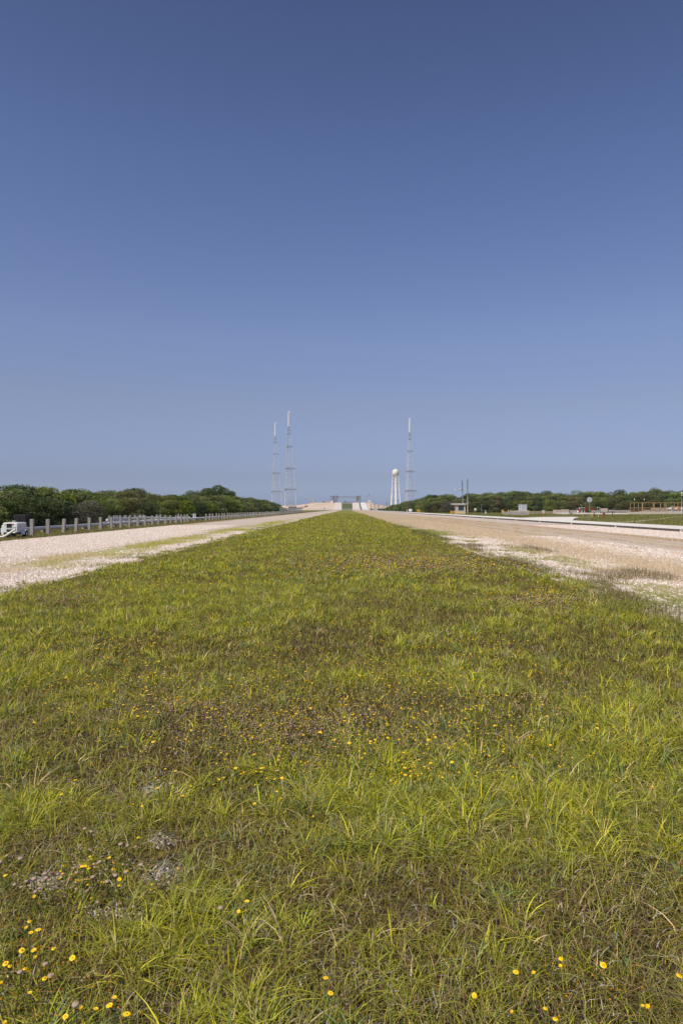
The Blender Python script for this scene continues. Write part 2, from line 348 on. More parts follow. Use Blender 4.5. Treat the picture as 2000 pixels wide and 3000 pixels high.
# ------------------------------------------------------------------ lightning towers
M_mast = mat('mast_white', (.86,.85,.85), .6)
def ltower(px, Y, ztop, label, dishes):
    cx = wx(px, Y); s = ztop/181.0
    r = empty('lightning_tower', (cx, Y, 0)); tag(r, label, 'tower', 'steel lattice lightning towers round the launch pad')
    def rad(z): return max(1.7, 15.2*(1 - z/s/181.*1.0) - .2) if z < 140*s else 2.6 - (z/s-140)*.04
    ang = [R(0)+.1, R(120)+.1, R(240)+.1]
    P3 = lambda k, z: Vector((rad(z)*math.cos(ang[k]), rad(z)*math.sin(ang[k]), z))
    zs = [i*9.35*s for i in range(16)]; zs = [z for z in zs if z <= 147*s] + [153*s]
    for k in range(3):
        MB().tube([P3(k,z) for z in zs], [.55 - .3*i/len(zs) for i in range(len(zs))], 8).build('leg', M_twr, r, True)
    br = MB()
    for i in range(len(zs)-1):
        for k in range(3):
            a, b = P3(k,zs[i+1]), P3((k+1)%3,zs[i+1]); t = .20 if i<8 else .15
            br.tube([a,b], t, 5)
            mid = (P3(k,zs[i+1])+P3((k+1)%3,zs[i+1]))/2
            br.tube([P3(k,zs[i]), mid], t*.9, 5); br.tube([P3((k+1)%3,zs[i]), mid], t*.9, 5)
    br.build('bracing', M_twr, r)
    for zp in (38, 76.5, 116, 140, 147):
        z = zp*s; pf = MB(); q = [P3(k,z)*1.0 for k in range(3)]
        qo = [Vector((v.x*1.22, v.y*1.22, z)) for v in q]
        pf.add([Vector((v.x,v.y,z-.25)) for v in qo]+[Vector((v.x,v.y,z+.25)) for v in qo], [(0,2,1),(3,4,5),(0,1,4,3),(1,2,5,4),(2,0,3,5)])
        for k in range(3):
            pf.tube([qo[k]+Vector((0,0,1.3)), qo[(k+1)%3]+Vector((0,0,1.3))], .1, 4); pf.tube([qo[k], qo[k]+Vector((0,0,1.3))], .12, 4)
            pf.box(qo[k].x-.8, qo[k].x+.8, qo[k].y-.8, qo[k].y+.8, z-1.6, z-.2)
        pf.build('platform', M_psteel, r)
    if dishes:
        for zp in (38, 76.5, 116, 140):
            z = zp*s; p = P3(1,z)
            MB().box(p.x-2.2, p.x-.2, p.y-1.6, p.y+.4, z-1.4, z+2.2).tube([(p.x-2.2,p.y-.6,z+.4),(p.x-3.0,p.y-.6,z+.4)], .5).build('equipment_box', M_galv, r)
        MB().tube([P3(1,z)*1.04+Vector((.9,-.9,0)) for z in zs], .32, 6).build('ladder', M_dark, r)
    # white fibreglass mast wrapped with helical strakes
    ms = MB(); zb, zt = 153*s, 181*s; ms.tube([(0,0,zb),(0,0,zt)], [1.5,1.2], 14)
    nst = 90
    for h in range(3):
        vs = []; fs = []
        for i in range(nst+1):
            t = i/nst; z = zb + (zt-zb)*t; a = 2*math.pi*(t*2.4 + h/3); ri, ro = .9, 2.3 - .3*t
            for rr, dz in ((ri,-.12),(ro,-.12),(ro,.12),(ri,.12)): vs.append((rr*math.cos(a), rr*math.sin(a), z+dz*2))
        for i in range(nst):
            for q in range(4): fs.append((i*4+q, i*4+(q+1)%4, i*4+4+(q+1)%4, i*4+4+q))
        ms.add(vs, fs)
    ms.build('mast', M_mast, r)
ltower(845.5, 1266, 1.8+286*.633, 'nearest and tallest grey lattice tower, with white spiral-wrapped mast and boxes on its left leg', True)
ltower(806, 1431, 1.8+253*.7155, 'leftmost grey lattice tower, farther and shorter, rising behind the left scrub', False)
ltower(1199, 1361, 1.8+266*.6805, 'grey lattice tower standing alone to the right of the white water tower', False)

# ------------------------------------------------------------------ water tower
WY = 1250; wr = empty('water_tower', (wx(1158, WY), WY, 0)); tag(wr, 'cream water tower with rounded tank on slim legs and a central pipe', 'water tower')
sc_ = WY/F
zt0 = wz(1391.5, WY); zt1 = wz(1375, WY); tr = 9.6*sc_
zm = (zt0+zt1)/2
prof = [(.9,zt0-2.4),(2.4,zt0-1.6),(tr*.7,zt0-.9),(tr*.94,zt0+.3),(tr*1.02,zt0+1.8),(tr*1.04,zt0+4.2),(tr*1.02,zt0+6.4),(tr*.93,zt0+8.0),(tr*.74,zt0+9.2),(tr*.4,zt0+9.9),(.01,zt0+10.1)]
MB().lathe(prof, n=36).build('tank', M_cream, wr, True)
MB().lathe([(.01,zt0+9.8),(1.5,zt0+9.8),(1.5,zt0+10.9),(.9,zt0+11.6),(.01,zt0+11.8)], n=14).build('vent', M_white, wr, True)
MB().lathe([(tr*1.06,zt0+2.2),(tr*1.06,zt0+2.5),(tr*.9,zt0+2.5)], n=36).build('balcony', M_cream, wr)
pz = [(.0,zt0),(2.9,zt0-1.0),(1.4,zt0-9),(1.9,zt0-11),(1.9,zt0-38),(1.7,0)]
MB().lathe([(2.6,zt0-1.2),(2.0,zt0-6),(1.35,zt0-9),(1.35,zt0-10),(1.9,zt0-12),(1.9,0)], n=20).build('riser_pipe', M_cream, wr, True)
la = [R(200), R(275), R(335), R(90), R(140)]
for a in la: 
    MB().tube([(tr*.95*math.cos(a),tr*.95*math.sin(a),zt0+3),(tr*.95*math.cos(a),tr*.95*math.sin(a),zt0-1),(9.6*math.cos(a),9.6*math.sin(a),0)], [.55,.62,.72], 10).build('leg', M_cream, wr, True)
for zz in (.28,.52,.76):
    z = (zt0-1)*zz; rr = 9.6 + (tr*.95-9.6)*zz; st = MB(); p = [(rr*math.cos(a), rr*math.sin(a), z) for a in la]
    for i in range(5): st.tube([p[i], p[(i+1)%5]], .17, 5); st.tube([p[i],(1.7*math.cos(la[i]),1.7*math.sin(la[i]),z)], .14, 5)
    st.build('strut_ring', M_dark, wr)
br = MB()
for zz0, zz1 in ((.0,.28),(.28,.52),(.52,.76),(.76,.99)):
    for i in range(5):
        def pp(a, q): rr = 9.6+(tr*.95-9.6)*q; return (rr*math.cos(a), rr*math.sin(a), (zt0-1)*q)
        br.tube([pp(la[i],zz0),pp(la[(i+1)%5],zz1)], .06, 4); br.tube([pp(la[(i+1)%5],zz0),pp(la[i],zz1)], .06, 4)
br.build('tie_rods', M_galv, wr)

# ------------------------------------------------------------------ structures on and before the pad
rs = random.Random(5)
def gantry(name, px0, px1, Y, zt, label, dens=1.0):
    x0, x1 = wx(px0,Y), wx(px1,Y); r = empty(name, ((x0+x1)/2, Y, ZT)); tag(r, label, 'gantry', 'steel gantries on the pad top'); w2 = (x1-x0)/2
    fr = MB(); H = zt-ZT
    for i in range(4):
        for j in range(3):
            x = -w2+2*w2*i/3; y = -4+4*j; h = H*(.72+.28*rs.random()) if i in (0,3) else H
            fr.tube([(x,y,0),(x,y,h)], .35, 5)
    nl = 5
    for l in range(1, nl+1):
        z = H*.9*l/nl
        fr.box(-w2-.5, w2+.5*rs.random(), -4.6, 4.6, z-.2, z+.15)
        for i in range(3):
            xa = -w2+2*w2*i/3; xb = -w2+2*w2*(i+1)/3; fr.tube([(xa,-4,z-H*.9/nl),(xb,-4,z)] if (i+l)%2 else [(xb,-4,z-H*.9/nl),(xa,-4,z)], .25, 4)
    fr.build('frame', M_psteel, r)
    for q in range(int(13*dens)):
        l = rs.randrange(nl); z = H*.9*l/nl+.1; x = rs.uniform(-w2*.9, w2*.5); d = rs.uniform(1.2,3.2)
        MB().box(x, x+d, -3.5, -3.5+d, z, z+rs.uniform(1.2, 2.4)).build('equipment_box', [M_dark, M_pgrey][rs.randrange(2)], r)
    pl = MB()
    for q in range(4): x = rs.uniform(-w2, w2); pl.tube([(x,0,H*.8),(x,0,H*rs.uniform(1.0,1.12))], .18, 4)
    pl.tube([(w2*.2,-4.4,0),(w2*.3,-4.4,H*.95)], .45, 6); pl.build('pipes', M_galv, r)
    return r
gl = gantry('pad_gantry', 973, 988.5, 1262, wz(1450.5,1262), 'cluttered dark steel gantry at the left end of the pad bridge', 1.3)
gr = gantry('pad_gantry', 1043.5, 1056, 1262, wz(1451,1262), 'rusty grey steel gantry at the right end of the pad bridge')
# white drum beside left gantry
o = MB().lathe([(1.5,0),(1.55,2.6),(1.2,3.4),(.01,3.6)], n=16).build('storage_drum', M_white, None, True); o.location = (wx(973.5,1248)-.5, 1252, ZT+.2); tag(o, 'small white drum at the foot of the left pad gantry', 'tank')
# slim frame left of the left gantry
r = empty('pipe_stand', (wx(969.5,1262),1262,ZT)); tag(r, 'thin dark pipe stand left of the left pad gantry', 'stand')
MB().tube([(-1,0,0),(-1,0,12)], .3, 5).tube([(2.3,0,0),(2.3,0,11)], .22, 5).build('post', M_dark, r); MB().box(-1.4,4.2,-.6,.6,10.6,11.6).build('arm', M_dark, r)
# truss bridge between them
Y = 1262; x0, x1 = wx(984,Y), wx(1047,Y); zb, zt_ = wz(1459.6,Y), wz(1456.2,Y)
r = empty('pipe_bridge', ((x0+x1)/2,Y,ZT)); tag(r, 'long thin pipe truss spanning between the two pad gantries', 'bridge')
t = MB(); L = (x1-x0)/2; zb -= ZT; zt_ -= ZT
for y in (-1.2, 1.2):
    t.tube([(-L,y,zb),(L,y,zb)], .2, 5); t.tube([(-L,y,zt_),(L,y,zt_)], .25, 5)
    nn = 22
    for i in range(nn):
        xa, xb = -L+2*L*i/nn, -L+2*L*(i+1)/nn; t.tube([(xa,y,zb),(xb,y,zt_)] if i%2 else [(xa,y,zt_),(xb,y,zb)], .17, 4)
t.build('truss', M_psteel, r)
MB().tube([(-L,0,zt_+.5),(L,0,zt_+.3)], .4, 6).build('pipe', M_dark, r)
# low buildings
def lowbld(px0, px1, Y, ytop, base, m, name, label, cat='building'):
    x0, x1 = wx(px0,Y), wx(px1,Y); z1 = wz(ytop,Y); r = empty(name, ((x0+x1)/2,Y,base)); tag(r,label,cat); h = z1-base; w2=(x1-x0)/2
    MB().box(-w2,w2,-3,8,0,h*.82).build('wall', m, r); MB().box(-w2-.5,w2+.5,-3.6,8.6,h*.82,h).build('roof', M_pad if m is not M_pad else M_cream, r)
    k = max(2,int(w2))
    for i in range(k): x = -w2+2*w2*(i+.5)/k; MB().box(x-.55,x+.55,-3.08,-2.9,h*.15,h*.6).build('window', M_dark, r)
    return r
lowbld(952, 970, 1256, 1468.5, ZT+.1, M_cream, 'pad_building', 'long low tan building on the pad left of the gantry')
lowbld(1070, 1084, 1262, 1471.2, ZT-.5, M_cream, 'pad_building', 'small pale low building on the pad edge below the floodlight mast')
o = MB().box(-1.6,1.6,-1,1,0,1.7).tube([(-.6,0,1.6),(.6,0,2.4)],.5).build('pad_equipment', M_dark); o.location=(wx(948,1252),1252,ZT); tag(o,'dark boxy unit left of the long tan pad building','equipment')
o = MB().box(-1.0,1.0,-1,1,0,1.6).lathe([(1.2,1.5),(1.0,2.6),(.01,3)],n=10).build('pad_equipment', M_dark); o.location=(wx(1011,1256),1256,ZT+.2); tag(o,'small dark unit on the pad rim above the grass of the ramp','equipment')
MBr = MB().box(wx(1003,1256),wx(1045,1256),1254,1254.6,ZT+.4,ZT+1.3); tag(MBr.build('pad_rail', M_dark),'low dark railing along the pad rim between the gantries','railing')
# flame trench face block
r = empty('trench_block',(0,1225,0)); tag(r,'grey concrete flame trench block at the head of the grassy ramp strip','concrete block')
MB().box(wx(1004,1222),wx(1030,1222),1219,1248,8,wz(1474.3,1222)).build('wall',M_pgrey,r); r.location=(0,0,0)
MB().box(wx(1001,1220),wx(1031.5,1220),1215,1218.9,wz(1479.0,1220),wz(1476.6,1220)).build('ledge',M_psteel,r)
MB().box(wx(1004,1212),wx(1016,1212),1206,1214,7.6,wz(1481.5,1212)).box(wx(1019,1210),wx(1027,1210),1204,1214,8,wz(1480.5,1212)).build('footing',M_cblk,r)
MB().box(wx(1003,1222),wx(1032,1222),1222,1248,wz(1474.2,1222),wz(1473,1222)).build('deck',M_ramp,r)
# yellow pyramid stack + thin pole
Y=1245; r=empty('timber_stack',(wx(917.5,Y),Y,wz(1476,Y)-1)); tag(r,'yellowish tapered stack on the left shoulder of the pad','stack')
MB().box(-2.8,2.8,-2,2,0,3,taper=.4).box(-2.1,2.1,-1.5,1.5,3.002,5,taper=.5).box(-1.3,1.3,-.9,.9,5.002,6.6,taper=.5).build('blocks',mat('ochre_block',(.52,.36,.14),.9,noise=.3,nscale=.6),r)
r=empty('antenna_pole',(wx(916.3,Y+6),Y+6,8)); tag(r,'thin pale pole standing behind the yellowish stack','pole'); MB().tube([(0,0,0),(0,0,wz(1445.5,Y)-8)],[.45,.3],8).build('pole',M_twr,r,True)
MB().lathe([(.2,0),(.55,.3),(.55,.9),(.1,1.4)],(0,0,wz(1445.5,Y)-8),10).build('tip',M_galv,r)
# floodlight mast
Y=1270; r=empty('floodlight_mast',(wx(1081.5,Y),Y,ZT-1)); tag(r,'grey floodlight mast with clustered lamps at the right end of the pad','mast')
f=MB(); H=wz(1448.5,Y)-ZT+1
for sx in (-1,1):
    for sy in (-1,1): f.tube([(sx*2.2,sy*2.2,0),(sx*.9,sy*.9,H)],.22,5)
for i in range(6): z=H*i/6; f.tube([(-2,-2,z),(1.6,-1.6,z+H/6)],.14,4)
f.box(-2.6,2.4,-2.2,2.2,0,5.2); f.build('frame',M_twr,r)
for (a,b_) in ((-3.2,H-3.0),(-.4,H-.4),(.6,H-2.8),(1.5,H-7)):
    MB().box(a-.7,a+.7,-1.3,-.6,b_-1.1,b_+1.1).build('lamp',M_dark,r)
# light poles at right of pad toe
for i,(px,yt,Yp) in enumerate(((1086.6,1476,1040),(1095.3,1476,1060),(1098.5,1475.5,1050),(1106.8,1479,1055),(1109.2,1479,1075),(1131.6,1473,1130),(1134.6,1473,1150))):
    r=empty('utility_pole',(wx(px,Yp),Yp,0)); tag(r,['thin dark pole behind the dark vehicle at the pad toe','leftmost of the close pair of dark poles left of the white cars','right one of the close pair of dark poles by the white cars','left pole of the short pair joined by a dark box, pad toe','right pole of the short pair joined by a dark box, pad toe','left of two thin poles at the edge of the right scrub','right of two thin poles at the edge of the right scrub'][i],'pole','thin dark poles at the right of the pad')
    MB().tube([(0,0,0),(0,0,wz(yt,Yp))],.22,6).build('pole',M_dark,r); MB().box(-.6,.6,-.25,.25,wz(yt,Yp)-1.2,wz(yt,Yp)-.7).build('crossarm',M_dark,r)
# perimeter chain-link fence across the pad foot
Y=930; 
def clfence(pts,h,name,label,post_every,m=M_galv,mesh_a=.5):
    r=empty(name,(0,0,0)); tag(r,label,'fence')
    mb=MB()
    for (xa,ya),(xb,yb) in zip(pts,pts[1:]):
        mb.add([(xa,ya,0),(xb,yb,0),(xb,yb,h),(xa,ya,h)],[(0,1,2,3)])
    mb.build('mesh',M_link,r)
    ps=MB(); 
    for (xa,ya),(xb,yb) in zip(pts,pts[1:]):
        L=math.hypot(xb-xa,yb-ya); k=max(1,int(L/post_every))
        for i in range(k+1): t=i/k; x,y=xa+(xb-xa)*t,ya+(yb-ya)*t; ps.tube([(x,y,0),(x,y,h+.1)],.04*post_every/2.5 if post_every<4 else .1,5)
        ps.tube([(xa,ya,h),(xb,yb,h)],.05,5)
    ps.build('posts',m,r); return r
M_link,b=newmat('chain_link',.5,.3); b.inputs['Base Color'].default_value=(.55,.54,.51,1)
tcn=N(M_link,'ShaderNodeNewGeometry'); sx=N(M_link,'ShaderNodeSeparateXYZ'); M_link.node_tree.links.new(tcn.outputs['Position'],sx.inputs[0])
hx=math_(M_link,'ADD',sx.outputs['X'],sx.outputs['Y'])
a1=math_(M_link,'ABSOLUTE',math_(M_link,'SUBTRACT',math_(M_link,'FRACT',math_(M_link,'MULTIPLY',math_(M_link,'ADD',hx,sx.outputs['Z']),12)),.5))
a2=math_(M_link,'ABSOLUTE',math_(M_link,'SUBTRACT',math_(M_link,'FRACT',math_(M_link,'MULTIPLY',math_(M_link,'SUBTRACT',hx,sx.outputs['Z']),12)),.5))
al=math_(M_link,'LESS_THAN',math_(M_link,'MINIMUM',a1,a2),.09); M_link.node_tree.links.new(al,b.inputs['Alpha'])
clfence([(wx(900,935),935),(wx(1085,935),935),(wx(1128,960),960)],2.2,'chain_link_fence','long low grey chain-link fence crossing the foot of the pad ramp',12)
clfence([(-21,214),(-21,325)],2.1,'chain_link_fence','chain-link fence panels continuing the row of concrete posts on the left',2.5)

# vehicles at the pad foot
def car(name,px,Y,L,Wd,H,m,label,cat,van=False):
    r=empty(name,(wx(px,Y),Y,0)); tag(r,label,cat,'vehicles parked at the pad foot'); h=H
    b=MB()
    if van: prof=[(-L/2,.35),(L/2,.35),(L/2,h*.55),(L/2-.25,h*.97),(-L/2+.3,h),(-L/2,h*.6)]
    else: prof=[(-L/2,.35),(L/2,.35),(L/2,h*.5),(L/2-.9,h*.6),(L/2-1.5,h*.98),(-L/2+1.2,h),(-L/2+.3,h*.62),(-L/2,h*.55)]
    n=len(prof); b.add([(x,-Wd/2,z) for x,z in prof]+[(x,Wd/2,z) for x,z in prof],[tuple(range(n)),tuple(range(2*n-1,n-1,-1))]+[(i,i+n,(i+1)%n+n,(i+1)%n) for i in range(n)])
    b.build('body',m,r)
    w=MB().box(-L/2+.9,L/2-1.3,-Wd/2-.02,-Wd/2+.05,h*.62,h*.9); w.build('window',M_glass,r)
    for x in (-L*.3,L*.3):
        MB().tube([(x,-Wd/2-.03,.34),(x,Wd/2+.03,.34)],.34,12).build('wheel',M_black,r)
    return r
car('van',950.5,915,4.4,1.9,3.0,mat('pale_van',(.66,.72,.78),.4),'pale box van in front of the tan slope left of the ramp','van',True)
car('car',1087,925,4.4,1.8,2.3,mat('dark_blue_paint',(.12,.15,.22),.35),'dark blue vehicle, leftmost of the group right of the ramp','car')
car('car',1093,925,4.6,1.8,2.0,M_white,'white vehicle between the dark vehicle and the lowest white car','car')
car('car',1097.5,900,4.2,1.8,1.6,M_white,'lowest and brightest white car at the right of the ramp','car')
car('car',1102.5,930,4.4,1.8,2.1,M_white,'rightmost white vehicle, beside the two short dark poles','car')
o=MB().box(-2.5,2.5,-1,1,0,2).box(3.2,5.2,-1,1,0,2.4).box(-.2,6.0,-.6,.6,2.402,2.8).build('pad_shed',M_pgrey); o.location=(wx(1112,940),940,0); tag(o,'small grey sheds right of the parked vehicles','shed')
# structures left of ramp, among the low berm
for (px0,px1,Y,yt,lab,mm) in ((846,866,760,1482.5,'pale grey block building beyond the end of the left fence',M_cblk),(867,880,1100,1486,'low dark pipework shed on the left berm, nearest the fence end',M_psteel),(893,899,1120,1480,'dark little hut midway up the left berm',M_psteel),(882,888,1110,1487,'tiny tan hut low on the left berm',M_pgrey)):
    lowbld(px0,px1,Y,yt,0 if Y<1000 else 1,mm,'equipment_hut',lab)
r=empty('ramp_stair',(wx(885,1140),1140,1)); tag(r,'sloping dark conveyor-like stair on the left berm','stair'); MB().tube([(-14,0,1.0),(10,4,5.5)],.6,5).tube([(-14,0,2.4),(10,4,6.9)],.25,5).build('rail',M_psteel,r); MB().box(-8,-7.4,0,1,0,2).build('support',M_psteel,r); MB().box(1,1.6,2,3,0,4).build('support',M_psteel,r)

# ------------------------------------------------------------------ left fence line: concrete posts
pxs=[41,97,144,188,224,263,296,327,354,379,404,426,446,466,484,501,517,531,540.5,550]
py=[21*2000/(1016-p) for p in pxs]; y=102.2; gap=[]
py2=[]
while y<320: py2.append(y); y+=2.5+rs.uniform(-.12,.12)
pm=[]
for v in range(3):
    c=MB(); h=1.06+.02*v; c.cbox(-.112,.112,-.10,.10,-.3,h,.02); pm.append(c.build('concrete_post',M_post))
ORD=['first','second','third','fourth','fifth','sixth','seventh','eighth','ninth','tenth','eleventh','twelfth','thirteenth','fourteenth','fifteenth','sixteenth','seventeenth','eighteenth','nineteenth','twentieth']
for i,y in enumerate(py+py2):
    v=i%3; o=pm[v] if i<3 else pm[v].copy()
    if i>=3: col.objects.link(o)
    o.location=(-21+rs.uniform(-.05,.05),y,0); o.rotation_euler=(rs.uniform(-.03,.03),rs.uniform(-.045,.045),rs.uniform(-.15,.15)); o.scale=(rs.uniform(.9,1.1),1,rs.uniform(.95,1.05))
    if i==0: lab='weathered concrete post standing right behind the white trailer'
    elif i<len(py): lab='weathered concrete post, %s to the right of the white trailer'%ORD[i-1]
    elif i-len(py)<20: lab='weathered concrete post, %s after the gap in the left post row'%ORD[i-len(py)]
    else: lab='distant concrete post in the tight far stretch of the left post row'
    tag(o,lab,'post','concrete posts along the left lane')
# pipelines behind
r=empty('pipeline',(-23,0,0)); tag(r,'long low grey pipe running behind the concrete posts','pipeline')
MB().tube([(0,38,.34),(0,98,.34),(0,99.5,.36),(0,330,.36)],.15,14).build('pipe',mat('grey_pipe',(.80,.73,.68),.45,noise=.15,nscale=1.5),r,True)
for y in range(40,330,4): MB().box(-.25,.25,y-.12,y+.12,0,.2).build('support',M_cblk2,r) if y<200 else None
r=empty('pipeline',(-24.6,0,0)); tag(r,'short white upper pipe run with upright stubs, behind the posts','pipeline')
MB().tube([(0,70,.72),(0,84,.72),(.1,85,.7),(.6,92,.55),(.6,104,.5)],.13,12).tube([(-.6,70,.4),(-.6,100,.4)],.09,8).build('pipe',M_white,r,True)
for px in (320,335,339,345,352.5,365,369,382,396,409,413,421,459,470,523,567.5,573):
    y=24.6*2000/(1016-px)
    MB().tube([(.0,y,0),(.0,y,1.12)],.10 if px not in(335,339,369,382) else .12,8).build('upright',M_white,r,True)
MB().box(-.6,.6,107.5,110.5,0,.14).box(-.08,.6,108.4,108.7,.9,.95).build('base_slab',M_white,r)

# ------------------------------------------------------------------ white equipment trailer with duct hose
r=empty('equipment_trailer',(-20.38,42.3,0),R(5)); tag(r,'small white wheeled equipment trailer with a ribbed hose, beside the left gravel','trailer')
W=1.0; Ln=1.45
b=MB(); b.cbox(-W+.12,0,0,Ln,.35,.95,.04); o=b.build('body',M_white,r)
b2=MB().cbox(-W+.0,-W+.118,.1,Ln-.3,.20,.80,.03).box(-W-.07,-W-.001,.2,Ln-.5,.30,.62); b2.build('side_cabinet',M_white,r)
MB().box(-W+.34,-.33,-.006,.0,.63,.89).box(-W+.34,-.30,-.006,.0,.37,.56).build('opening',M_black,r)
MB().box(-W+.42,-.42,-.03,-.007,.51,.60).box(-.34,-.1,-.018,-.0,.52,.70).build('control_panel',M_galv,r)
MB().box(-W+.36,-.04,-.03,-.0,.31,.352).build('bumper',M_white,r)
MB().tube([(-.27,-.02,.84),(-.27,.02,.84)],.045,10).tube([(-W+.25,-.02,.82),(-W+.25,.02,.82)],.03,8).build('gauge',M_red,r)
sp=MB().box(.0,.012,.14,Ln-.2,.40,.88); sp.build('side_panel',mat('shaded_side_lavender',(.62,.60,.64),.45,noise=.1,nscale=3),r)  # lavender-grey tint paints in the shade on the white trailer's side
MB().box(.012,.03,.4,.46,.68,.74).box(.012,.03,1.1,1.16,.68,.74).build('latch',M_dark,r)
fd=MB(); vs=[];fs=[]
for i in range(9):
    a=math.pi*i/8; 
    for x in (.02,.25): vs.append((x,.78-.34*math.cos(a),.20+.30*math.sin(a)))
    for x in (.25,.02): vs.append((x,.78-.31*math.cos(a),.20+.27*math.sin(a)))
for i in range(8):
    for q in range(4): fs.append((i*4+q,i*4+(q+1)%4,i*4+4+(q+1)%4,i*4+4+q))
fs += [(0,1,2,3),(35,34,33,32)]
fd.add(vs,fs); fd.build('fender',M_white,r)
wl=MB().tube([(.06,.78,.23),(.24,.78,.23)],.24,18); wo=wl.build('wheel',M_black,r); MB().tube([(.235,.78,.23),(.26,.78,.23)],.11,12).build('rim',M_galv,wo)
wl=MB().tube([(-W+.0,.78,.23),(-W+.2,.78,.23)],.23,18); wl.build('wheel',M_black,r)
MB().box(-W+.18,-.06,.06,Ln-.05,.22,.35).build('chassis',M_dark,r)
MB().tube([(-W+.16,.0,.3),(-W+.16,.0,.06)],.03,8).tube([(-W+.16,.0,.06),(-W+.16,.0,.0)],.07,8).build('jack_leg',M_white,r)
# ribbed hose
hp=[]
ctrl=[(-.1,-.10,.52),(-.22,-.22,.44),(-.42,-.32,.26),(-.66,-.40,.10),(-.92,-.42,.07),(-1.2,-.36,.08),(-1.6,-.3,.12),(-2.2,-.2,.09),(-2.9,.1,.08)]
for i in range(len(ctrl)-1):
    for s in range(14): t=s/14; hp.append(Vector(ctrl[i]).lerp(Vector(ctrl[i+1]),t))
hr=[.062 if (i%3==0) else (.078 if i%3==1 else .074) for i in range(len(hp))]
MB().tube(hp,hr,12).build('hose',M_cream,r,True)
r=empty('dark_cabinet',(wx(66,54),54,0)); tag(r,'dark screened cabinet half hidden in the scrub behind the white trailer','cabinet')
MB().cbox(-.5,.5,-.4,.4,.15,1.35,.03).build('body',mat('charcoal',(.03,.028,.026),.8),r); MB().box(-.46,-.02,-.43,-.405,.25,1.25).box(.02,.46,-.43,-.405,.25,1.25).build('door',mat('charcoal_door',(.022,.02,.02),.8),r); MB().box(-.4,.4,-.3,.3,0,.15).build('plinth',M_cblk,r)

# ------------------------------------------------------------------ right side objects
def span(px0,px1,Y): return wx(px0,Y), wx(px1,Y)
# guard shack
Y=240; x0,x1=span(1334,1362.5,Y); r=empty('guard_shack',((x0+x1)/2,Y,0)); tag(r,'small beige guard shack with flat overhanging roof and dark window','guard shack'); w2=(x1-x0)/2
M_shk=mat('shack_plaster',(.60,.47,.38),.85,noise=.12,nscale=2)
hh=wz(1478,Y); wa=MB().box(-w2,w2,0,.2,0,1.25).box(-w2,-w2+.9,0,.2,1.25,hh).box(w2-.55,w2,0,.2,1.25,hh).box(-w2+.9,w2-.55,0,.2,2.95,hh).box(-w2,-w2+.2,.2,3,0,hh).box(w2-.2,w2,.2,3,0,hh).box(-w2+.2,w2-.2,2.8,3,0,hh); wa.build('wall',M_shk,r)
wd=MB().box(-w2+.9,w2-.55,.06,.1,1.25,2.95).build('window',M_glass,r); fr=MB()
for a in ((-w2+.82,-w2+.92,1.2,3.0),(w2-.57,w2-.47,1.2,3.0)): fr.box(a[0],a[1],-.04,.05,a[2],a[3])
fr.box(-w2+.92,w2-.57,-.04,.05,2.9,3.0).box(-w2+.92,w2-.57,-.06,.05,1.17,1.27); fr.build('frame',M_galv,wd)
MB().box(-w2-1.15,w2+.2,-.5,3.3,hh,hh+.32).build('roof',M_cream,r)
MB().box(-w2-.06,-w2-.005,.8,1.9,.05,2.3).build('door',mat('grey_blue_slab',(.40,.45,.48),.5),r)  # thin plain grey-blue slab against the left wall
# striped barrier: alternate slanted stripes modelled as separate faces in two colours
Y=232; x0,x1=span(1330,1363,Y); r=empty('striped_barrier',((x0+x1)/2,Y,0)); tag(r,'low barrier with slanted yellow and white stripes before the guard shack','barrier'); w2=(x1-x0)/2
MB().cbox(-w2,w2,0,.5,0,.82,.03).build('body',mat('barrier_white',(.66,.58,.46),.7,noise=.1),r)
s=MB(); nst=8
for i in range(nst):
    xa=-w2+2*w2*i/nst; dx=.22
    a=[(xa,-.012,.04),(xa+dx,-.012,.04),(min(w2,xa+dx+.42),-.012,.78),(min(w2,xa+.42),-.012,.78)]; s.add(a+[(p[0],-.001,p[2]) for p in a],[(0,1,2,3),(7,6,5,4),(0,4,5,1),(1,5,6,2),(2,6,7,3),(3,7,4,0)])
s.build('stripes',M_yel,r)
Y=233; x0,x1=span(1317.5,1331,Y); r=empty('yellow_barricade',((x0+x1)/2,Y-1,0)); tag(r,'yellow barricade with upright panels at the left of the striped barrier','barricade'); w2=(x1-x0)/2
MB().cbox(-w2,-w2+.28,-.14,.14,0,1.25,.02).build('post',M_yel,r); MB().cbox(w2-.26,w2,-.14,.14,0,1.2,.02).build('post',M_yel,r)
MB().box(-w2+.28,w2-.26,-.06,.06,.78,1.02).box(-w2+.28,w2-.26,-.06,.06,.42,.62).build('rail',M_yel,r); MB().box(-w2-.2,w2+.1,-.35,.35,0,.1).build('foot',M_yel,r)
# two tall poles
Y=300; M_wood=mat('weathered_pole',(.34,.31,.27),.9,noise=.3,nscale=.8)
r=empty('light_pole',(wx(1356.3,Y),Y,0)); tag(r,'shorter leaning wooden pole with two lamp arms behind the guard shack','light pole')
zt_=wz(1408,Y); lean=wx(1352.8,Y)-wx(1356.3,Y)
MB().tube([(0,0,0),(lean,0,zt_)],[.22,.15],10).build('pole',M_wood,r,True)
for z,pa,pb in ((wz(1432,Y),1343.5,1354),(wz(1436,Y),1329,1354)):
    xa,xb=wx(pa,Y)-r.location.x,wx(pb,Y)-r.location.x; am=MB().tube([(xb,0,z-.4),(xb-.8,-.1,z+.1),(xa+1.2,-.3,z+.12)],.06,6).build('arm',M_galv,r)
    MB().lathe([(.01,.25),(.25,.2),(.42,0),(.38,-.12),(.01,-.14)],(0,0,0),12).build('lamp_head',M_galv,am,True).matrix_local=Matrix.Translation((xa+.7,-.3,z+.05))@Matrix.Diagonal((1.9,.9,1,1))
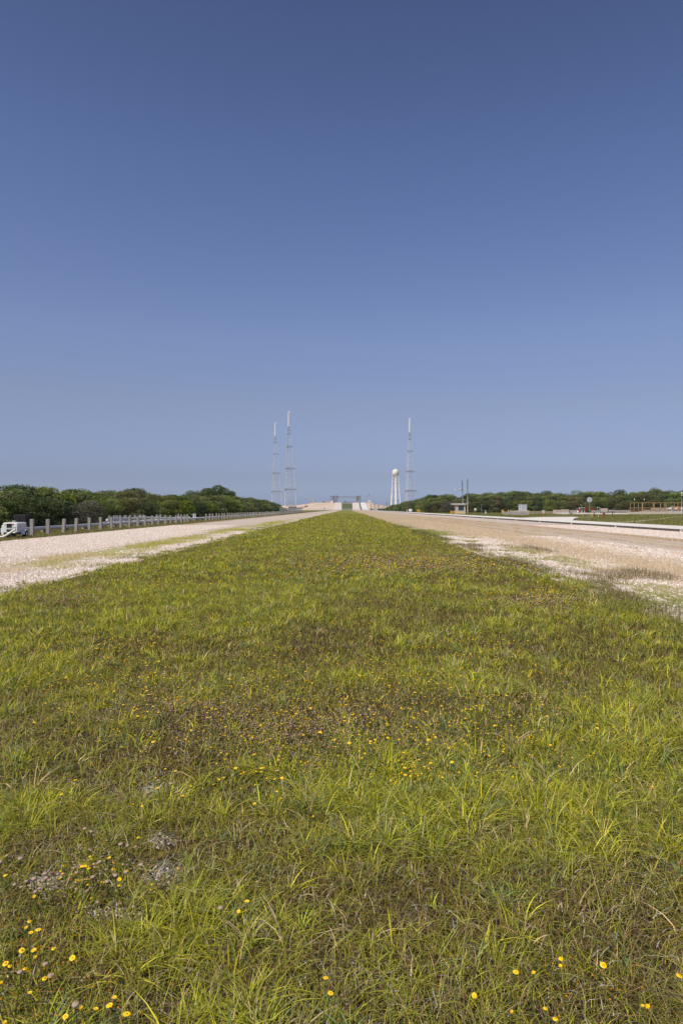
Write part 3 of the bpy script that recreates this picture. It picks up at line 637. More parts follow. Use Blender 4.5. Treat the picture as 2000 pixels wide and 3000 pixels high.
r=empty('utility_pole',(wx(1368.8,Y),Y,0)); tag(r,'taller bare wooden pole right of the guard shack','pole'); MB().tube([(0,0,0),(0,0,wz(1404,Y))],[.24,.15],10).build('pole',M_wood,r,True); MB().box(-.3,.3,-.28,-.2,4.0,4.6).build('plate',M_galv,r)
# white information board + stake, small sign etc.
def sign(px0,px1,yt,yb,Y,m,label,name='sign_board',legs=2,legm=None,cat='sign'):
    x0,x1=span(px0,px1,Y); r=empty(name,((x0+x1)/2,Y,0)); tag(r,label,cat); w2=(x1-x0)/2
    MB().cbox(-w2,w2,-.03,.03,wz(yb,Y),wz(yt,Y),.01).build('panel',m,r)
    for sx in ((-1,1) if legs==2 else (0,)): MB().box(sx*w2*.7-.04,sx*w2*.7+.04,.031,.10,0,wz(yt,Y)-.1).build('leg',legm or M_galv,r)
    return r
sign(1196.7,1206.3,1491.2,1498.4,345,M_white,'plain white rectangular board low in the grass left of the yellow bollards')
sign(1388.5,1394.2,1489,1495.2,292,M_cream,'small pale square sign on two legs right of the bare wooden pole')
def bollard(px,yt,Y,r_,m,label,group=None):
    o=MB().lathe([(r_,0),(r_,wz(yt,Y)-.1),(r_*.7,wz(yt,Y)-.02),(.01,wz(yt,Y))],n=12).build('bollard',m,None,True); o.location=(wx(px,Y),Y,0); tag(o,label,'bollard',group)
G='yellow bollards in the right grass'
bollard(1223.7,1492.6,340,.26,M_yel,'thick yellow bollard, left one of the pair beyond the white board',G)
bollard(1228.2,1492.6,340,.22,M_yel,'yellow bollard, right one of the pair beyond the white board',G)
bollard(1232.5,1496.5,340,.12,M_yel,'short thin yellow bollard just right of the yellow pair',G)
bollard(1251.8,1494,330,.14,M_yel,'lone slim yellow bollard midway between the pair and the guard shack',G)
bollard(1191.7,1492.2,345,.09,M_cream,'thin pale stake just left of the white board')
bollard(1243,1493.2,340,.08,M_cream,'thin pale stake between the yellow pair and the lone yellow bollard')
bollard(1469.8,1494,232,.17,M_yel,'yellow bollard at the left end of the concrete slab pile',G)
bollard(1473.6,1494,238,.15,M_yel,'paler yellow bollard touching the left end of the slab pile',G)
bollard(1487.5,1494,245,.14,M_yel,'left of the two yellow bollards rising behind the slab pile',G)
bollard(1493,1494,245,.14,M_yel,'right of the two yellow bollards rising behind the slab pile',G)
bollard(1440.8,1499.5,250,.1,M_org,'tiny orange-brown stake between the white standpipe and the slab pile')
o=MB().tube([(0,0,0),(0,0,wz(1480,290))],.05,6).box(-.12,.12,-.06,.06,wz(1480,290)-.1,wz(1480,290)+.15).build('thin_pole',M_galv); o.location=(wx(1409.5,290),290,0); tag(o,'thin metal rod in front of the scrub right of the small pale sign','pole')
r=empty('standpipe',(wx(1420.5,250),250,0)); tag(r,'white standpipe with a side outlet in the grass','standpipe'); MB().tube([(0,0,0),(0,0,1.25)],.11,10).tube([(.0,0,1.1),(.32,0,1.1),(.36,0,.2)],.06,8).build('pipe',M_white,r,True); MB().tube([(-.16,0,1.25),(.16,0,1.25)],.07,8).build('cap',M_white,r)
# concrete slab pile, every slab a thing
slabs=[(1473,1492,1501.5,1505.8,205),(1476,1497,1498.8,1501.3,207),(1492,1508,1499.6,1505.2,203),(1497,1512,1505.4,1508.5,198),(1508,1524,1500.5,1506.5,200),(1510,1530,1506.7,1509.8,194),(1522,1538,1501,1505.6,201),(1530,1544.5,1500.2,1509,196)]
for i,(a,b_,t_,bb,Y) in enumerate(slabs):
    x0,x1=span(a,b_,Y); z1,z0=wz(t_,Y),max(0,wz(bb,Y)); 
    if i not in (1,): z0=0 if z0<.35 else z0
    o=MB().cbox(-(x1-x0)/2,(x1-x0)/2,-.7,.7,z0,z1,.04).build('concrete_slab',M_cblk); o.location=((x0+x1)/2,Y,0); o.rotation_euler=(0,rs.uniform(-.015,.015),rs.uniform(-.12,.12))
    tag(o,['lower leftmost grey slab of the pile beside the yellow bollards','flat grey slab lying on top of the leftmost pile slab','grey slab, second from left in the pile','low slab lying in front of the second pile slab','grey slab in the middle of the pile left of the cabinet','low slab in front of the middle of the pile','grey slab in the pile directly under the grey cabinet','rightmost tall grey block of the slab pile'][i],'concrete slab','grey concrete slabs in the pile')
Y=212; x0,x1=span(1497,1546,Y); o=MB().cbox(-(x1-x0)/2,(x1-x0)/2,-1.3,1.3,0,wz(1496,Y),.04).build('concrete_plinth',M_cblk2); o.location=((x0+x1)/2,Y,0); tag(o,'long beige concrete plinth carrying the grey ribbed cabinet','plinth')
zp=wz(1496,Y); x0,x1=span(1519,1541,Y); r=empty('ribbed_cabinet',((x0+x1)/2,Y,zp)); tag(r,'tall grey ribbed metal cabinet standing on the beige plinth','cabinet'); w2=(x1-x0)/2; h=wz(1478,Y)-zp
MB().box(-w2,w2,-.6,.6,0,h).build('body',M_twr,r); d=MB()
for i in range(12): xa=-w2+2*w2*(i+.3)/12; d.box(xa,xa+.07,-.66,-.6,.08,h-.08)
d.build('ribs',mat('grey_panel',(.40,.41,.43),.5),r); MB().box(-.62,-.5,-.68,-.6,.1,h-.1).build('door_edge',M_white,r); MB().box(-w2-.05,w2+.05,-.65,.65,h,h+.08).build('roof',M_galv,r)
# tan low rail wall
Y=222; x0,x1=span(1544,1619,Y); r=empty('low_tan_fence',(x0,Y,0)); tag(r,'low tan rail fence between the cabinet and the concrete barriers','fence'); L=x1-x0
M_tanr=mat('tan_paint',(.50,.40,.22),.7,noise=.2,nscale=1)
MB().box(0,L,-.05,.05,wz(1498.6,Y)-.05,wz(1497.6,Y)).build('rail',M_tanr,r); MB().box(0,L,.0,.04,.25,wz(1499.5,Y)).build('panel',mat('tan_panel',(.36,.30,.17),.8,noise=.35,nscale=1.5),r)
for i in range(6): MB().box(L*i/5-.07,L*i/5+.07,-.1,-.0501,0,wz(1497.6,Y)).build('post',M_tanr,r)
# grid sign, dark stake, red bucket
Y=185; bollard(1585.3,1496.8,Y,.07,M_dark,'thin dark stake just left of the white grid panel')
r=empty('grid_panel',(wx(1591,Y),Y+.4,0)); tag(r,'white gridded panel above the red drum near the road junction','panel'); g_=MB()
for i in range(5): x=-.36+.18*i; g_.box(x-.03,x+.03,-.02,.02,.5,1.42)
for i in range(5): z=.52+.21*i; g_.box(-.39,.39,-.022,.022,z-.03,z+.03)
g_.build('grid',M_white,r); MB().box(-.36,-.3,.023,.06,0,.6).box(.3,.36,.023,.06,0,.6).build('leg',M_galv,r)
r=empty('red_drum',(wx(1592,Y),Y-.2,0)); tag(r,'squat red drum in the grass under the white gridded panel','drum'); MB().lathe([(.26,0),(.36,.62),(.38,.66),(.33,.66),(.3,.5),(.01,.5)],n=16).build('body',M_org,r,True); MB().lathe([(.345,.25),(.365,.32)],n=16).build('band',M_red,r)
# concrete barriers and blocks
def block(px0,px1,yt,yb,Y,m,label,name='concrete_block',jersey=False,grp='concrete blocks along the right yard'):
    x0,x1=span(px0,px1,Y); w2=(x1-x0)/2; z0,z1=max(0,wz(yb,Y)),wz(yt,Y); 
    if z0<.45: z0=0
    o=MB()
    if jersey:
        pr=[(-.35,0),(.35,0),(.35,.1*z1),(.18,.4*z1),(.13,z1),(-.13,z1),(-.18,.4*z1),(-.35,.1*z1)]; n=8
        o.add([(-w2,y,z) for y,z in pr]+[(w2,y,z) for y,z in pr],[tuple(range(n-1,-1,-1)),tuple(range(n,2*n))]+[(i,(i+1)%n,(i+1)%n+n,i+n) for i in range(n)])
        o.box(-w2*.6,-w2*.35,-.352,-.34,0,.08).box(w2*.35,w2*.6,-.352,-.34,0,.08)
    else: o.cbox(-w2,w2,-.45,.45,z0,z1,.05)
    o=o.build(name,m); o.location=((x0+x1)/2,Y,0); tag(o,label,'concrete block',grp)
block(1619,1643.5,1493.5,1505,238,M_cblk2,'beige concrete barrier right after the tan rail fence','concrete_barrier',True)
block(1643,1665.5,1492.5,1503,236,M_cblk2,'taller smooth beige barrier with a white strip at its foot','concrete_barrier',True)
block(1668.5,1686,1494.8,1507,226,M_cblk,'mottled grey block left of the red and white valves')
block(1731,1753.5,1495.5,1501,229,M_cblk,'low grey slab behind the yellow and brown stakes')
block(1757.5,1778,1489.5,1500,229,M_cblk2,'tall beige block standing behind the red hydrant')
block(1781,1799.5,1494,1500,229,M_cblk,'grey slab just right of the beige block')
block(1800,1820,1495,1501,229,M_cblk,'flat grey slab second to the right of the beige block')
block(1820,1842.5,1495,1501,229,M_cblk,'flat grey slab ending at the tan railing')
for i,(a,b_,lab) in enumerate(((1642,1667,'short white concrete slab at the foot of the smooth beige barrier'),(1687,1838,'long white concrete slab edge behind the hydrant and stakes'))):
    Y=222; x0,x1=span(a,b_,Y); o=MB().cbox(x0,x1,Y,Y+5,0,wz(1502.5,Y),.03).build('concrete_apron',M_conc); tag(o,lab,'concrete slab')
# white valve + red barrel, pale green pipes
Y=232; bz=wz(1500.5,Y)
r=empty('valve_stand',(wx(1692,Y),Y,0)); tag(r,'white hooded valve with a red drum beside the pale pipes','valve'); MB().tube([(-.35,0,0),(-.35,0,wz(1488,Y))],.1,8).tube([(-.2,0,.7),(.2,0,1.1)],.28,10).build('pipe',M_white,r,True); MB().lathe([(.24,.5),(.26,1.7),(.15,1.85),(.01,1.86)],(.45,0,0),12).build('drum',M_red,r,True); MB().lathe([(.16,1.86),(.18,2.15),(.01,2.25)],(.45,0,0),10).build('cap',M_white,r,True)
for i,(px,yt) in enumerate(((1701,1487),(1705,1487.8),(1710.5,1487.5),(1749,1487),(1754.5,1486.8))):
    r=empty('vent_pipe',(wx(px,Y),Y,0)); tag(r,['leftmost and greenest of three upright pipes left of the red portal','middle thin upright pipe of the three left of the red portal','upright pipe nearest the left foot of the red portal','left of the two upright pipes right of the red portal','right of the two upright pipes right of the red portal'][i],'pipe','pale upright pipes in the right yard')
    z=wz(yt,Y); MB().tube([(0,0,0),(0,0,z-.1)],.12 if i==0 else .09,8).build('pipe',M_pgrn,r,True); MB().lathe([(.09,z-.12),(.2,z-.05),(.2,z+.08),(.01,z+.12)],n=10).build('cap',M_white,r)
# red portal pipework
x0,x1=span(1713.5,1738,Y); r=empty('red_pipe_portal',((x0+x1)/2,Y,0)); tag(r,'red pipe portal with two hand wheels on top','pipework'); w2=(x1-x0)/2; zp=wz(1489.6,Y)
MB().tube([(-w2,0,0),(-w2,0,zp-.15),(-w2+.15,0,zp)],.15,10).tube([(-w2+.15,0,zp),(w2-.15,0,zp),(w2,0,zp-.2),(w2,0,0)],.14,10).tube([(-w2-.25,0,zp-.3),(-w2+.25,0,zp-.3)],.2,10).tube([(w2-.2,0,zp-.3),(w2+.3,0,zp-.3)],.18,10).build('pipe',M_red,r,True)
for x in (-.62,.62):
    vv=MB().tube([(x,0,zp),(x,0,zp+.4)],.06,8).build('valve',M_red,r); MB().tube([(x-.26,0,zp+.42),(x+.26,0,zp+.42)],.06,8).tube([(x,-.26,zp+.42),(x,.26,zp+.42)],.05,8).build('hand_wheel',M_red,vv)
# stop sign seen from behind
Y=112; zc=wz(1464,Y); rr=.455; r=empty('road_sign',(wx(1725.5,Y),Y,0)); tag(r,'grey eight-sided road sign seen from behind on a thin post','road sign')
vs=[(rr*math.cos(R(22.5+45*i)),y,zc+rr*math.sin(R(22.5+45*i))) for y in (-.01,.0) for i in range(8)]
MB().add(vs,[tuple(range(8)),tuple(range(15,7,-1))]+[(i,i+8,(i+1)%8+8,(i+1)%8) for i in range(8)]).build('panel',mat('sign_back',(.50,.51,.54),.4,.1,noise=.1),r)
MB().box(-.03,.03,-.05,-.011,0,zc+rr*.7).build('post',mat('sign_post',(.28,.30,.28),.6),r)
# stakes and hydrant
Y=146
bollard(1732.6,1503,Y,.09,M_yel,'yellow stake, leftmost of the three short stakes near the hydrant')
bollard(1739,1500.3,Y,.11,mat('rust_brown',(.17,.06,.03),.8),'rusty dark brown stake between the yellow and pink stakes')
bollard(1751.3,1501.3,Y,.085,mat('faded_pink',(.62,.32,.24),.7),'faded pink stake left of the hydrant')
bollard(1793,1497,195,.13,mat('dark_red',(.2,.03,.03),.7),'dark red stake right of the hydrant')
r=empty('fire_hydrant',(wx(1768,Y),Y,0)); tag(r,'red fire hydrant with a green cap in the grass','fire hydrant')
MB().lathe([(.24,0),(.24,.06),(.16,.08),(.16,.62),(.22,.66),(.22,.72),(.17,.74),(.17,1.02),(.2,1.05)],n=16).build('barrel',M_red,r,True)
MB().tube([(-.34,0,.84),(-.1,0,.84)],.1,10).build('nozzle',M_red,r,True); MB().tube([(.1,0,.84),(.28,0,.84)],.07,10).build('nozzle',M_red,r,True); MB().tube([(0,-.3,.84),(0,-.1,.84)],.12,10).build('nozzle',M_red,r,True)
MB().lathe([(.2,1.05),(.17,1.18),(.09,1.27),(.05,1.29),(.05,1.36),(.01,1.36)],n=14).build('cap',M_green,r,True)
# tan railed platform at far right
Y=232; x0=wx(1843.5,Y); r=empty('railed_enclosure',(x0,Y,0)); tag(r,'long tan steel rail enclosure with a meshed lower panel at the right edge','railing')
zt_=wz(1472.3,Y); zm_=wz(1486.3,Y); zb_=wz(1499,Y)
rl=MB().box(0,24,-.07,.07,zt_-.14,zt_).box(0,24,-.06,.06,zm_-.12,zm_).box(0,24,-.06,.06,zb_-.1,zb_+.05); rl.build('rail',M_orr,r)
for i,(px,wd) in enumerate(((1844.2,.1),(1856,.09),(1868,.08),(1880,.22),(1913,.22),(1933,.14),(1943.5,.1),(1948.5,.1),(1974,.1),(1983,.1),(2003,.2),(2025,.12))):
    x=wx(px,Y)-x0; MB().box(x-wd,x+wd,-.11,-.0701,0 if wd>.12 else zb_,zt_-.14).build('post',M_orr,r)
mm=MB()
for i in range(9): z=zb_+.1+(zm_-zb_-.2)*i/9; mm.box(0,24,.061,.075,z,z+.03)
for i in range(60): x=i*.4; mm.box(x,x+.03,.0755,.09,zb_,zm_)
mm.build('mesh',mat('rusty_mesh',(.30,.18,.10),.8),r)
M_bs=mat('curb_pale',(.60,.52,.42),.9,noise=.2,nscale=1)
o=MB().cbox(wx(1838,228),wx(1878,228),228,229.5,0,.75,.03).cbox(wx(1878,228)+.01,wx(2060,228),229,230.2,0,.95,.03).build('low_wall',M_bs); tag(o,'low pale concrete wall under the tan rail enclosure','wall')
block(1906,1929,1488.3,1497,240,M_cblk2,'brownish concrete block behind the tan railing, left one')
block(1932,1955,1489,1497.5,240,M_cblk2,'wider brownish concrete block behind the tan railing, right one')
block(1884,1902,1494,1497.5,240,M_cblk2,'low pale rubble block behind the tan railing')
# pumps inside
Y=237
def pump(px,label,s=1.0,orange=True):
    r=empty('pump_unit',(wx(px,Y),Y,.85)); tag(r,label,'pump','white pump units inside the tan railing')
    MB().tube([(-1.1*s,0,.8),(-.2*s,0,.9),(.5*s,0,1.25)],[.42*s,.5*s,.42*s],12).tube([(-1.3*s,0,.8),(-1.3*s,0,1.9*s)],.12,8).build('body',M_white,r,True)
    MB().tube([(.3*s,-.2,.9),(.6*s,-.3,0)],.17,8).tube([(-.7*s,0,.5),(-.8*s,0,0)],.15,8).build('leg',M_white,r)
    if orange: MB().cbox(.5*s,1.5*s,-.4,.4,.9,1.75,.08).build('cover',M_org,r)
    MB().cbox(-.6,1.6*s,-.5,.5,0,.25,.03).build('base',M_galv,r)
pump(1961,'left white pump body with bent legs inside the tan railing'); pump(1979,'white pump with orange cover in the middle of the railed machinery',1.1); pump(1996,'rightmost white pump unit, below the camera pole',1.0,False)
r=empty('lamp_pole',(wx(1994.8,228),228,0)); tag(r,'slim grey pole with a small white head rising above the tan railing','pole'); z=wz(1446,228); MB().tube([(0,0,0),(0,0,z)],.1,8).build('pole',M_galv,r,True); MB().cbox(-.22,.22,-.25,.25,z,z+.45,.05).box(-.08,.22,-.12,.12,z-.7,z-.35).build('head',M_white,r)
for i,px in enumerate((1857,1885.6)):
    Y=250; r=empty('lamp_post',(wx(px,Y),Y,0)); tag(r,['left of two small white lamp heads against the scrub above the railing','right of two small white lamp heads against the scrub above the railing'][i],'lamp','small lamps before the right scrub'); z=wz(1466,Y)
    MB().tube([(0,0,0),(0,0,z)],.04,6).build('pole',M_dark,r); MB().lathe([(.01,0),(.14,.05),(.14,.5),(.01,.6)],(0,0,z),10).build('head',M_white,r,True)

# ------------------------------------------------------------------ trees: crowns of many leaf clumps
def unit(n):
    v=rng.normal(size=(n,3)); return v/np.linalg.norm(v,axis=1,keepdims=True)
def leaf_cloud(C, Nrm, size, colr):
    n=len(C); a=np.cross(Nrm, unit(n)); a/=np.linalg.norm(a,axis=1,keepdims=True)+1e-9; b=np.cross(Nrm,a)
    s=size[:,None]; V=np.empty((n,4,3)); V[:,0]=C-a*s; V[:,1]=C-b*s*.45; V[:,2]=C+a*s; V[:,3]=C+b*s*.45
    return V.reshape(-1,3), np.arange(n*4).reshape(-1,4), np.repeat(colr,4,axis=0)
def tree_proto(kind, nl, seed):
    """unit tree: about 1 high, 1.1 wide"""
    global rng
    rng=np.random.default_rng(seed); rr=random.Random(seed)
    base={'green':(.155,.195,.028),'dark':(.085,.118,.025),'olive':(.145,.14,.036),'bare':(.13,.115,.075),'spiky':(.06,.08,.028)}[kind]
    C=[];Nn=[];S=[];K=[]; lobes=[]
    k=rr.randint(40,48)
    for i in range(k):
        a=rr.uniform(0,2*math.pi); zz=rr.uniform(.06,.86); dr=.42*math.sqrt(max(0.05,1-max(0,(zz-.35)/.62)**2))*rr.uniform(.6,1)*(1.0 if zz>.2 else .95)
        if kind=='spiky': dr*=.75*(1.15-zz)
        lobes.append((dr*math.cos(a),dr*math.sin(a),zz,rr.uniform(.10,.19)*(1 if kind!='spiky' else .75)))
    lobes.append((0,0,.55,.3)); 
    tot=sum(l[3]**2 for l in lobes)
    for (x,y,z,r_) in lobes:
        m=int(nl*r_**2/tot); u=unit(m); u[:,2]=np.where(rng.random(m)<.55,u[:,2],np.abs(u[:,2])*1.0-.15); rad=r_*(1.0-.35*rng.random(m)**1.6)*(1+.35*(fbm(u[:,0]*3+x*9+20,u[:,1]*3+u[:,2]*2+30,2)-.5))
        c=np.array([x,y,z])+u*rad[:,None]*np.array([1.1,1.1,.85]); C.append(c); Nn.append(u*.7+unit(m)*.9+np.array([0,0,.35]))
        S.append(np.full(m,.019)*rng.uniform(.6,1.5,m)); t=rr.uniform(.72,1.3); warm=rr.uniform(-.12,.16)
        cc=np.array(base)*t*np.array([1+warm,1,1-warm]); v=rng.uniform(.5,1.55,m)[:,None]; K.append(cc*v)
    C=np.concatenate(C);Nn=np.concatenate(Nn);Nn/=np.linalg.norm(Nn,axis=1,keepdims=True);S=np.concatenate(S);K=np.concatenate(K)
    keep=C[:,2]>.01; C,Nn,S,K=C[keep],Nn[keep],S[keep],K[keep]
    if kind=='bare': sel=rng.random(len(C))<.55; C,Nn,S,K=C[sel],Nn[sel],S[sel]*1.0,K[sel]
    V,I,Co=leaf_cloud(C,Nn,S,K)
    r=empty(('bare_bush' if kind=='bare' else 'scrub_tree'),(0,0,0))
    quads_mesh('crown',V,0,Co,M_leaf,r,idx=I)
    tk=MB(); tk.tube([(0,0,-.02),(.01,.01,.3),(0,.02,.6)],[.03,.02,.008],7)
    for (x,y,z,r_) in lobes[:12]: tk.tube([(0,0,.18+.2*rr.random()),(x*.5,y*.5,z*.7),(x,y,z)],[.014,.009,.003],5)
    tk.build('trunk',M_bark,r)
    return reg(r)
protos={}
specs=[('green',12000,1),('green',12000,2),('dark',12000,3),('olive',12000,4),('spiky',9000,5),('bare',9000,6),('green',12000,7),('dark',12000,8)]
for i,(kd,nl,sd) in enumerate(specs): protos.setdefault(kd,[]).append([tree_proto(kd,nl,sd*13),False])
rng=np.random.default_rng(99)
rt=random.Random(21)
def place_tree(kind,x,y,h,wd,label,group,nm=None):
    e=rt.choice(protos[kind]); 
    if not e[1]: e[1]=True; o=e[0]
    else: o=copy_tree(e[0])
    o.location=(x,y,0); o.rotation_euler=(0,0,rt.uniform(0,6.28)); o.scale=(wd,wd*rt.uniform(.85,1.15),h); tag(o,label,'bush' if kind=='bare' else 'tree',group)
    return o
skyL=[(-300,1405),(0,1423),(90,1420),(130,1437),(180,1430),(240,1433),(265,1444),(300,1437),(385,1431),(443,1448),(476,1449),(504,1445),(560,1448),(620,1450),(683,1451),(700,1456),(741,1460),(772,1464),(803,1474),(829,1485),(843,1493),(860,1496)]
skyR=[(1100,1492),(1128,1488),(1151,1478),(1190,1468),(1214,1462),(1246,1456),(1271,1447),(1299,1447),(1376,1447),(1395,1444),(1425,1438),(1479,1438),(1519,1436),(1557,1440),(1595,1439),(1633,1439),(1679,1445),(1696,1437),(1734,1434),(1767,1447),(1807,1434),(1845,1440),(1864,1433),(1899,1435),(1947,1428),(2000,1432),(2300,1432)]
def sk(t,px): return float(np.interp(px,[a for a,_ in t],[b for _,b in t]))
segL=[(-999,95,'behind the white trailer'),(95,330,'behind the nearest concrete posts'),(330,480,'behind the white pipe stubs'),(480,610,'behind the gap in the posts'),(610,740,'behind the middle of the post row'),(740,2000,'at the left thicket\'s far end')]
segR=[(-99,1170,'below the white water tower'),(1170,1265,'below the lone lattice tower'),(1265,1380,'behind the guard shack'),(1380,1500,'left of the ribbed cabinet'),(1500,1620,'behind the ribbed cabinet'),(1620,1780,'behind the grey road sign'),(1780,3999,'behind the tan railing')]
adj={'green':'leafy mid-green scrub tree ','dark':'dark green dense scrub tree ','olive':'olive-brown scrub tree ','spiky':'pointed dark scrub tree ','bare':'bare grey-brown bush '}
def lab(kind,px,seg,row):
    for a,b_,t in seg:
        if a<=px<b_: return adj[kind]+('in the front row ' if row==0 else 'in the back row ')+t
# left rows
for row,(X,fac,step) in enumerate(((-29.2,.80,3.0),(-32.6,1.0,3.4),(-37.5,1.03,5.0))):
    y=36 if row<2 else 50
    while y<340:
        x=X+rt.uniform(-.9,.9); px=VX+x/y*F; s=sk(skyL,px)
        h=(CAMH+(VY-s)/F*y)*fac*rt.uniform(.95,1.03)
        if h<1.2: h=1.2
        kd=rt.choices(['green','dark','olive','bare','spiky'],[5,2.6,2.2,.9 if row==0 else .3,.3])[0]
        if row==0 and 190<px<262 and y<75: kd='bare'; h*=.8
        if px>843: break
        place_tree(kd,x,y,h,max(h*1.1,3.6)*rt.uniform(1,1.35),lab(kd,px,segL,0 if row==0 else 1),'trees and bushes of the left thicket')
        y+=step*(1+y/260)*rt.uniform(.85,1.15)
for (px,Y,yt,wd,t) in ((620,215,1420,9.5,'tall dark domed tree rising highest over the left thicket'),(582,208,1429,7.5,'dark rounded tree left of the tall domed tree'),(655,222,1428,7.5,'dark rounded tree right of the tall domed tree'),(672,226,1440,5,'small dark tree at the right shoulder of the domed tree'),(548,204,1441,4.6,'small dark tree at the left foot of the domed clump')):
    place_tree('dark',wx(px,Y),Y,CAMH+(VY-yt)/F*Y,wd*1.1,t,None)
# right rows: along the road, then along the far side of the yard
GR='trees and bushes of the right thicket'
for row,(X,fac,step) in enumerate(((42,.82,8),(50,1.0,8))):
    y=335
    while y<860:
        x=X+rt.uniform(-1.5,1.5); px=VX+x/y*F; h=(CAMH+(VY-sk(skyR,px))/F*y)*fac*rt.uniform(.9,1.04); kd=rt.choices(['green','dark','olive'],[6,3,1])[0]
        if h<2: h=2
        place_tree(kd,x,y,h,max(h*.9,6)*rt.uniform(1,1.25),lab(kd,px,segR,row),GR); y+=step*rt.uniform(.8,1.2)*(1+(y-335)/500)
for row,(Yr,fac,step) in enumerate(((330,.62,4.6),(336,.84,5.0),(343,1.0,4.6))):
    x=40+row*2
    while x<188:
        Y=Yr-(x-40)*.32+rt.uniform(-1.2,1.2); px=VX+x/Y*F; h=(CAMH+(VY-sk(skyR,px))/F*Y)*fac*rt.uniform(.95,1.04)
        kd=rt.choices(['green','dark','olive','spiky','bare'],[5.5,3,1.6,.7,.25])[0]
        if px>1640 and row<2 and rt.random()<.4: kd='olive'
        if kd=='spiky': h*=1.08
        if row==0 and 1295<px<1335: kd='bare'
        place_tree(kd,x,Y,h,max(h*1.05,6)*(rt.uniform(1.05,1.4) if kd!='spiky' else .7),lab(kd,px,segR,0 if row==0 else 1),GR); x+=step*rt.uniform(.8,1.2)
for e in sum(protos.values(),[]):
    if not e[1]:
        for ch in list(e[0].children): bpy.data.objects.remove(ch)
        bpy.data.objects.remove(e[0])

# ------------------------------------------------------------------ grass
def blades(name, P, H, W, ang, bend, colr, segs, label, cat='grass', m=M_blade):
    n=len(P); T=np.linspace(0,1,segs+1); V=np.empty((n,segs+1,2,3),np.float32); K=np.empty((n,segs+1,2,3),np.float32)
    d=np.stack([np.cos(ang),np.sin(ang),np.zeros(n)],1); ta=ang+np.pi/2+rng.normal(0,.5,n); s=np.stack([np.cos(ta),np.sin(ta),np.zeros(n)],1)
    for i,t in enumerate(T):
        c=P+d*(H*bend*t**1.8)[:,None]; c[:,2]+=H*(t-.42*np.minimum(bend,1.3)*t**2.4)
        w=(W*(1-t**1.6*.92))[:,None]*.5
        V[:,i,0]=c-s*w; V[:,i,1]=c+s*w; K[:,i,:]=colr[:,None,:]
    k=2*(segs+1); base=(np.arange(n)*k)[:,None,None]; q=np.array([[2*i,2*i+1,2*i+3,2*i+2] for i in range(segs)])[None]
    idx=(base+q).reshape(-1,4)
    o=quads_mesh(name,V.reshape(-1,3),0,K.reshape(-1,3),m,None,idx=idx); tag(o,label,cat,None,'stuff'); return o
def E(cx,cy,rx,ry,a): return (cx*1.2755,cy*1.2755,rx*1.2755,ry*1.2755,a)
# patches seen in the photograph, (centre, radii, amount) on the ground: positive = lush, negative = brown
PATCH=[E(1000,1840,480,80,1.2),E(1420,1740,150,90,1.1),E(700,1238,330,14,.9),E(560,1440,160,20,.6),E(1010,1490,200,22,.7),E(1080,1590,110,40,.5),E(440,2190,190,110,.9),E(70,1890,120,60,.7),E(1380,1880,190,70,.9),E(830,2230,160,80,.5),
 E(900,1990,150,60,.6),E(60,1530,90,40,.5),E(330,1440,140,25,.4),E(1250,1720,90,60,.5),
 E(700,1660,240,36,-.45),E(220,1740,200,60,-.6),E(920,1285,300,18,-.4),E(400,1550,240,30,-.4),E(620,1590,200,25,.5),E(980,1560,160,22,.6),E(500,1380,260,18,.5),E(150,1450,160,18,.5),E(1200,2090,330,90,-1.15),E(640,2010,260,75,-.9),E(230,1990,210,70,-.8),E(1320,1560,140,45,-.7),E(1440,1470,120,40,-.6),E(150,1390,140,30,-.5),E(1170,1700,120,50,-.4),E(650,1180,160,8,-.2),E(80,2120,120,60,-.4),E(1450,2200,150,60,-.5),E(300,2290,200,60,-.5)]
def lush(X,Y):
    Yc=np.maximum(Y,1.5); u=VX+F*X/Yc; v=VY+CAMH*F/Yc
    s=(fbm(X*.9+5,Y*.8+9,3)-.5)*2.6+(fbm(X*.22+50,Y*.12+19,2)-.5)*1.4+(fbm(X*2.7,Y*2.2,2)-.5)*2.0+.1
    for cx,cy,rx,ry,a in PATCH: s=s+a*np.exp(-(((u-cx)/rx)**2+((v-cy)/ry)**2)*.9)
    s=s*.95+.12*np.clip((2100-v)/200,0,1)-.55*np.clip((v-2350)/500,0,1)
    return s
BARE=[(463,2322,45,16),(480,2470,50,22),(490,2590,60,45),(350,2690,80,40),(130,2600,90,30),(760,2725,30,18)]
def bare(X,Y):
    Yc=np.maximum(Y,1.5); u=VX+F*X/Yc; v=VY+CAMH*F/Yc; s=np.zeros_like(X)
    for cx,cy,rx,ry in BARE: s=np.maximum(s,np.exp(-(((u-cx)/rx)**2+((v-cy)/ry)**2)))
    return np.clip((s+(fbm(X*7,Y*7,3)-.5)*1.3*np.minimum(1,s*2.5)-.25)*2.2,0,1)*.97
def scatter(y0,y1,dens,margin=1.0,xl=-7.4,xr=5.5):
    ym=y1; hw=.53*y1+margin; a=max(xl-.4,-hw); b_=min(xr+.4,hw); n=int((b_-a)*(y1-y0)*dens)
    X=rng.uniform(a,b_,n); Y=rng.uniform(y0,y1,n); k=(np.abs(X)<.53*Y+margin)
    e=(fbm(Y*.9+X*.2,X*.9+3,3)-.5)*1.3; k&=(X>xl+e)&(X<xr+e)
    return X[k],Y[k]
GREEN=np.array([.41,.40,.038]); GREEN2=np.array([.20,.215,.03]); BLUEG=np.array([.15,.20,.07]); STRAW=np.array([.55,.42,.22]); BROWN=np.array([.21,.14,.065]); OLIVE=np.array([.25,.21,.045])
def cvar(base,n,v=.36): 
    b_=np.clip(1+rng.normal(0,v,n),.45,1.8)[:,None]; h=rng.normal(0,.09,n)[:,None]; return base*b_*np.concatenate([1+h,np.ones((n,1)),1-h],1)
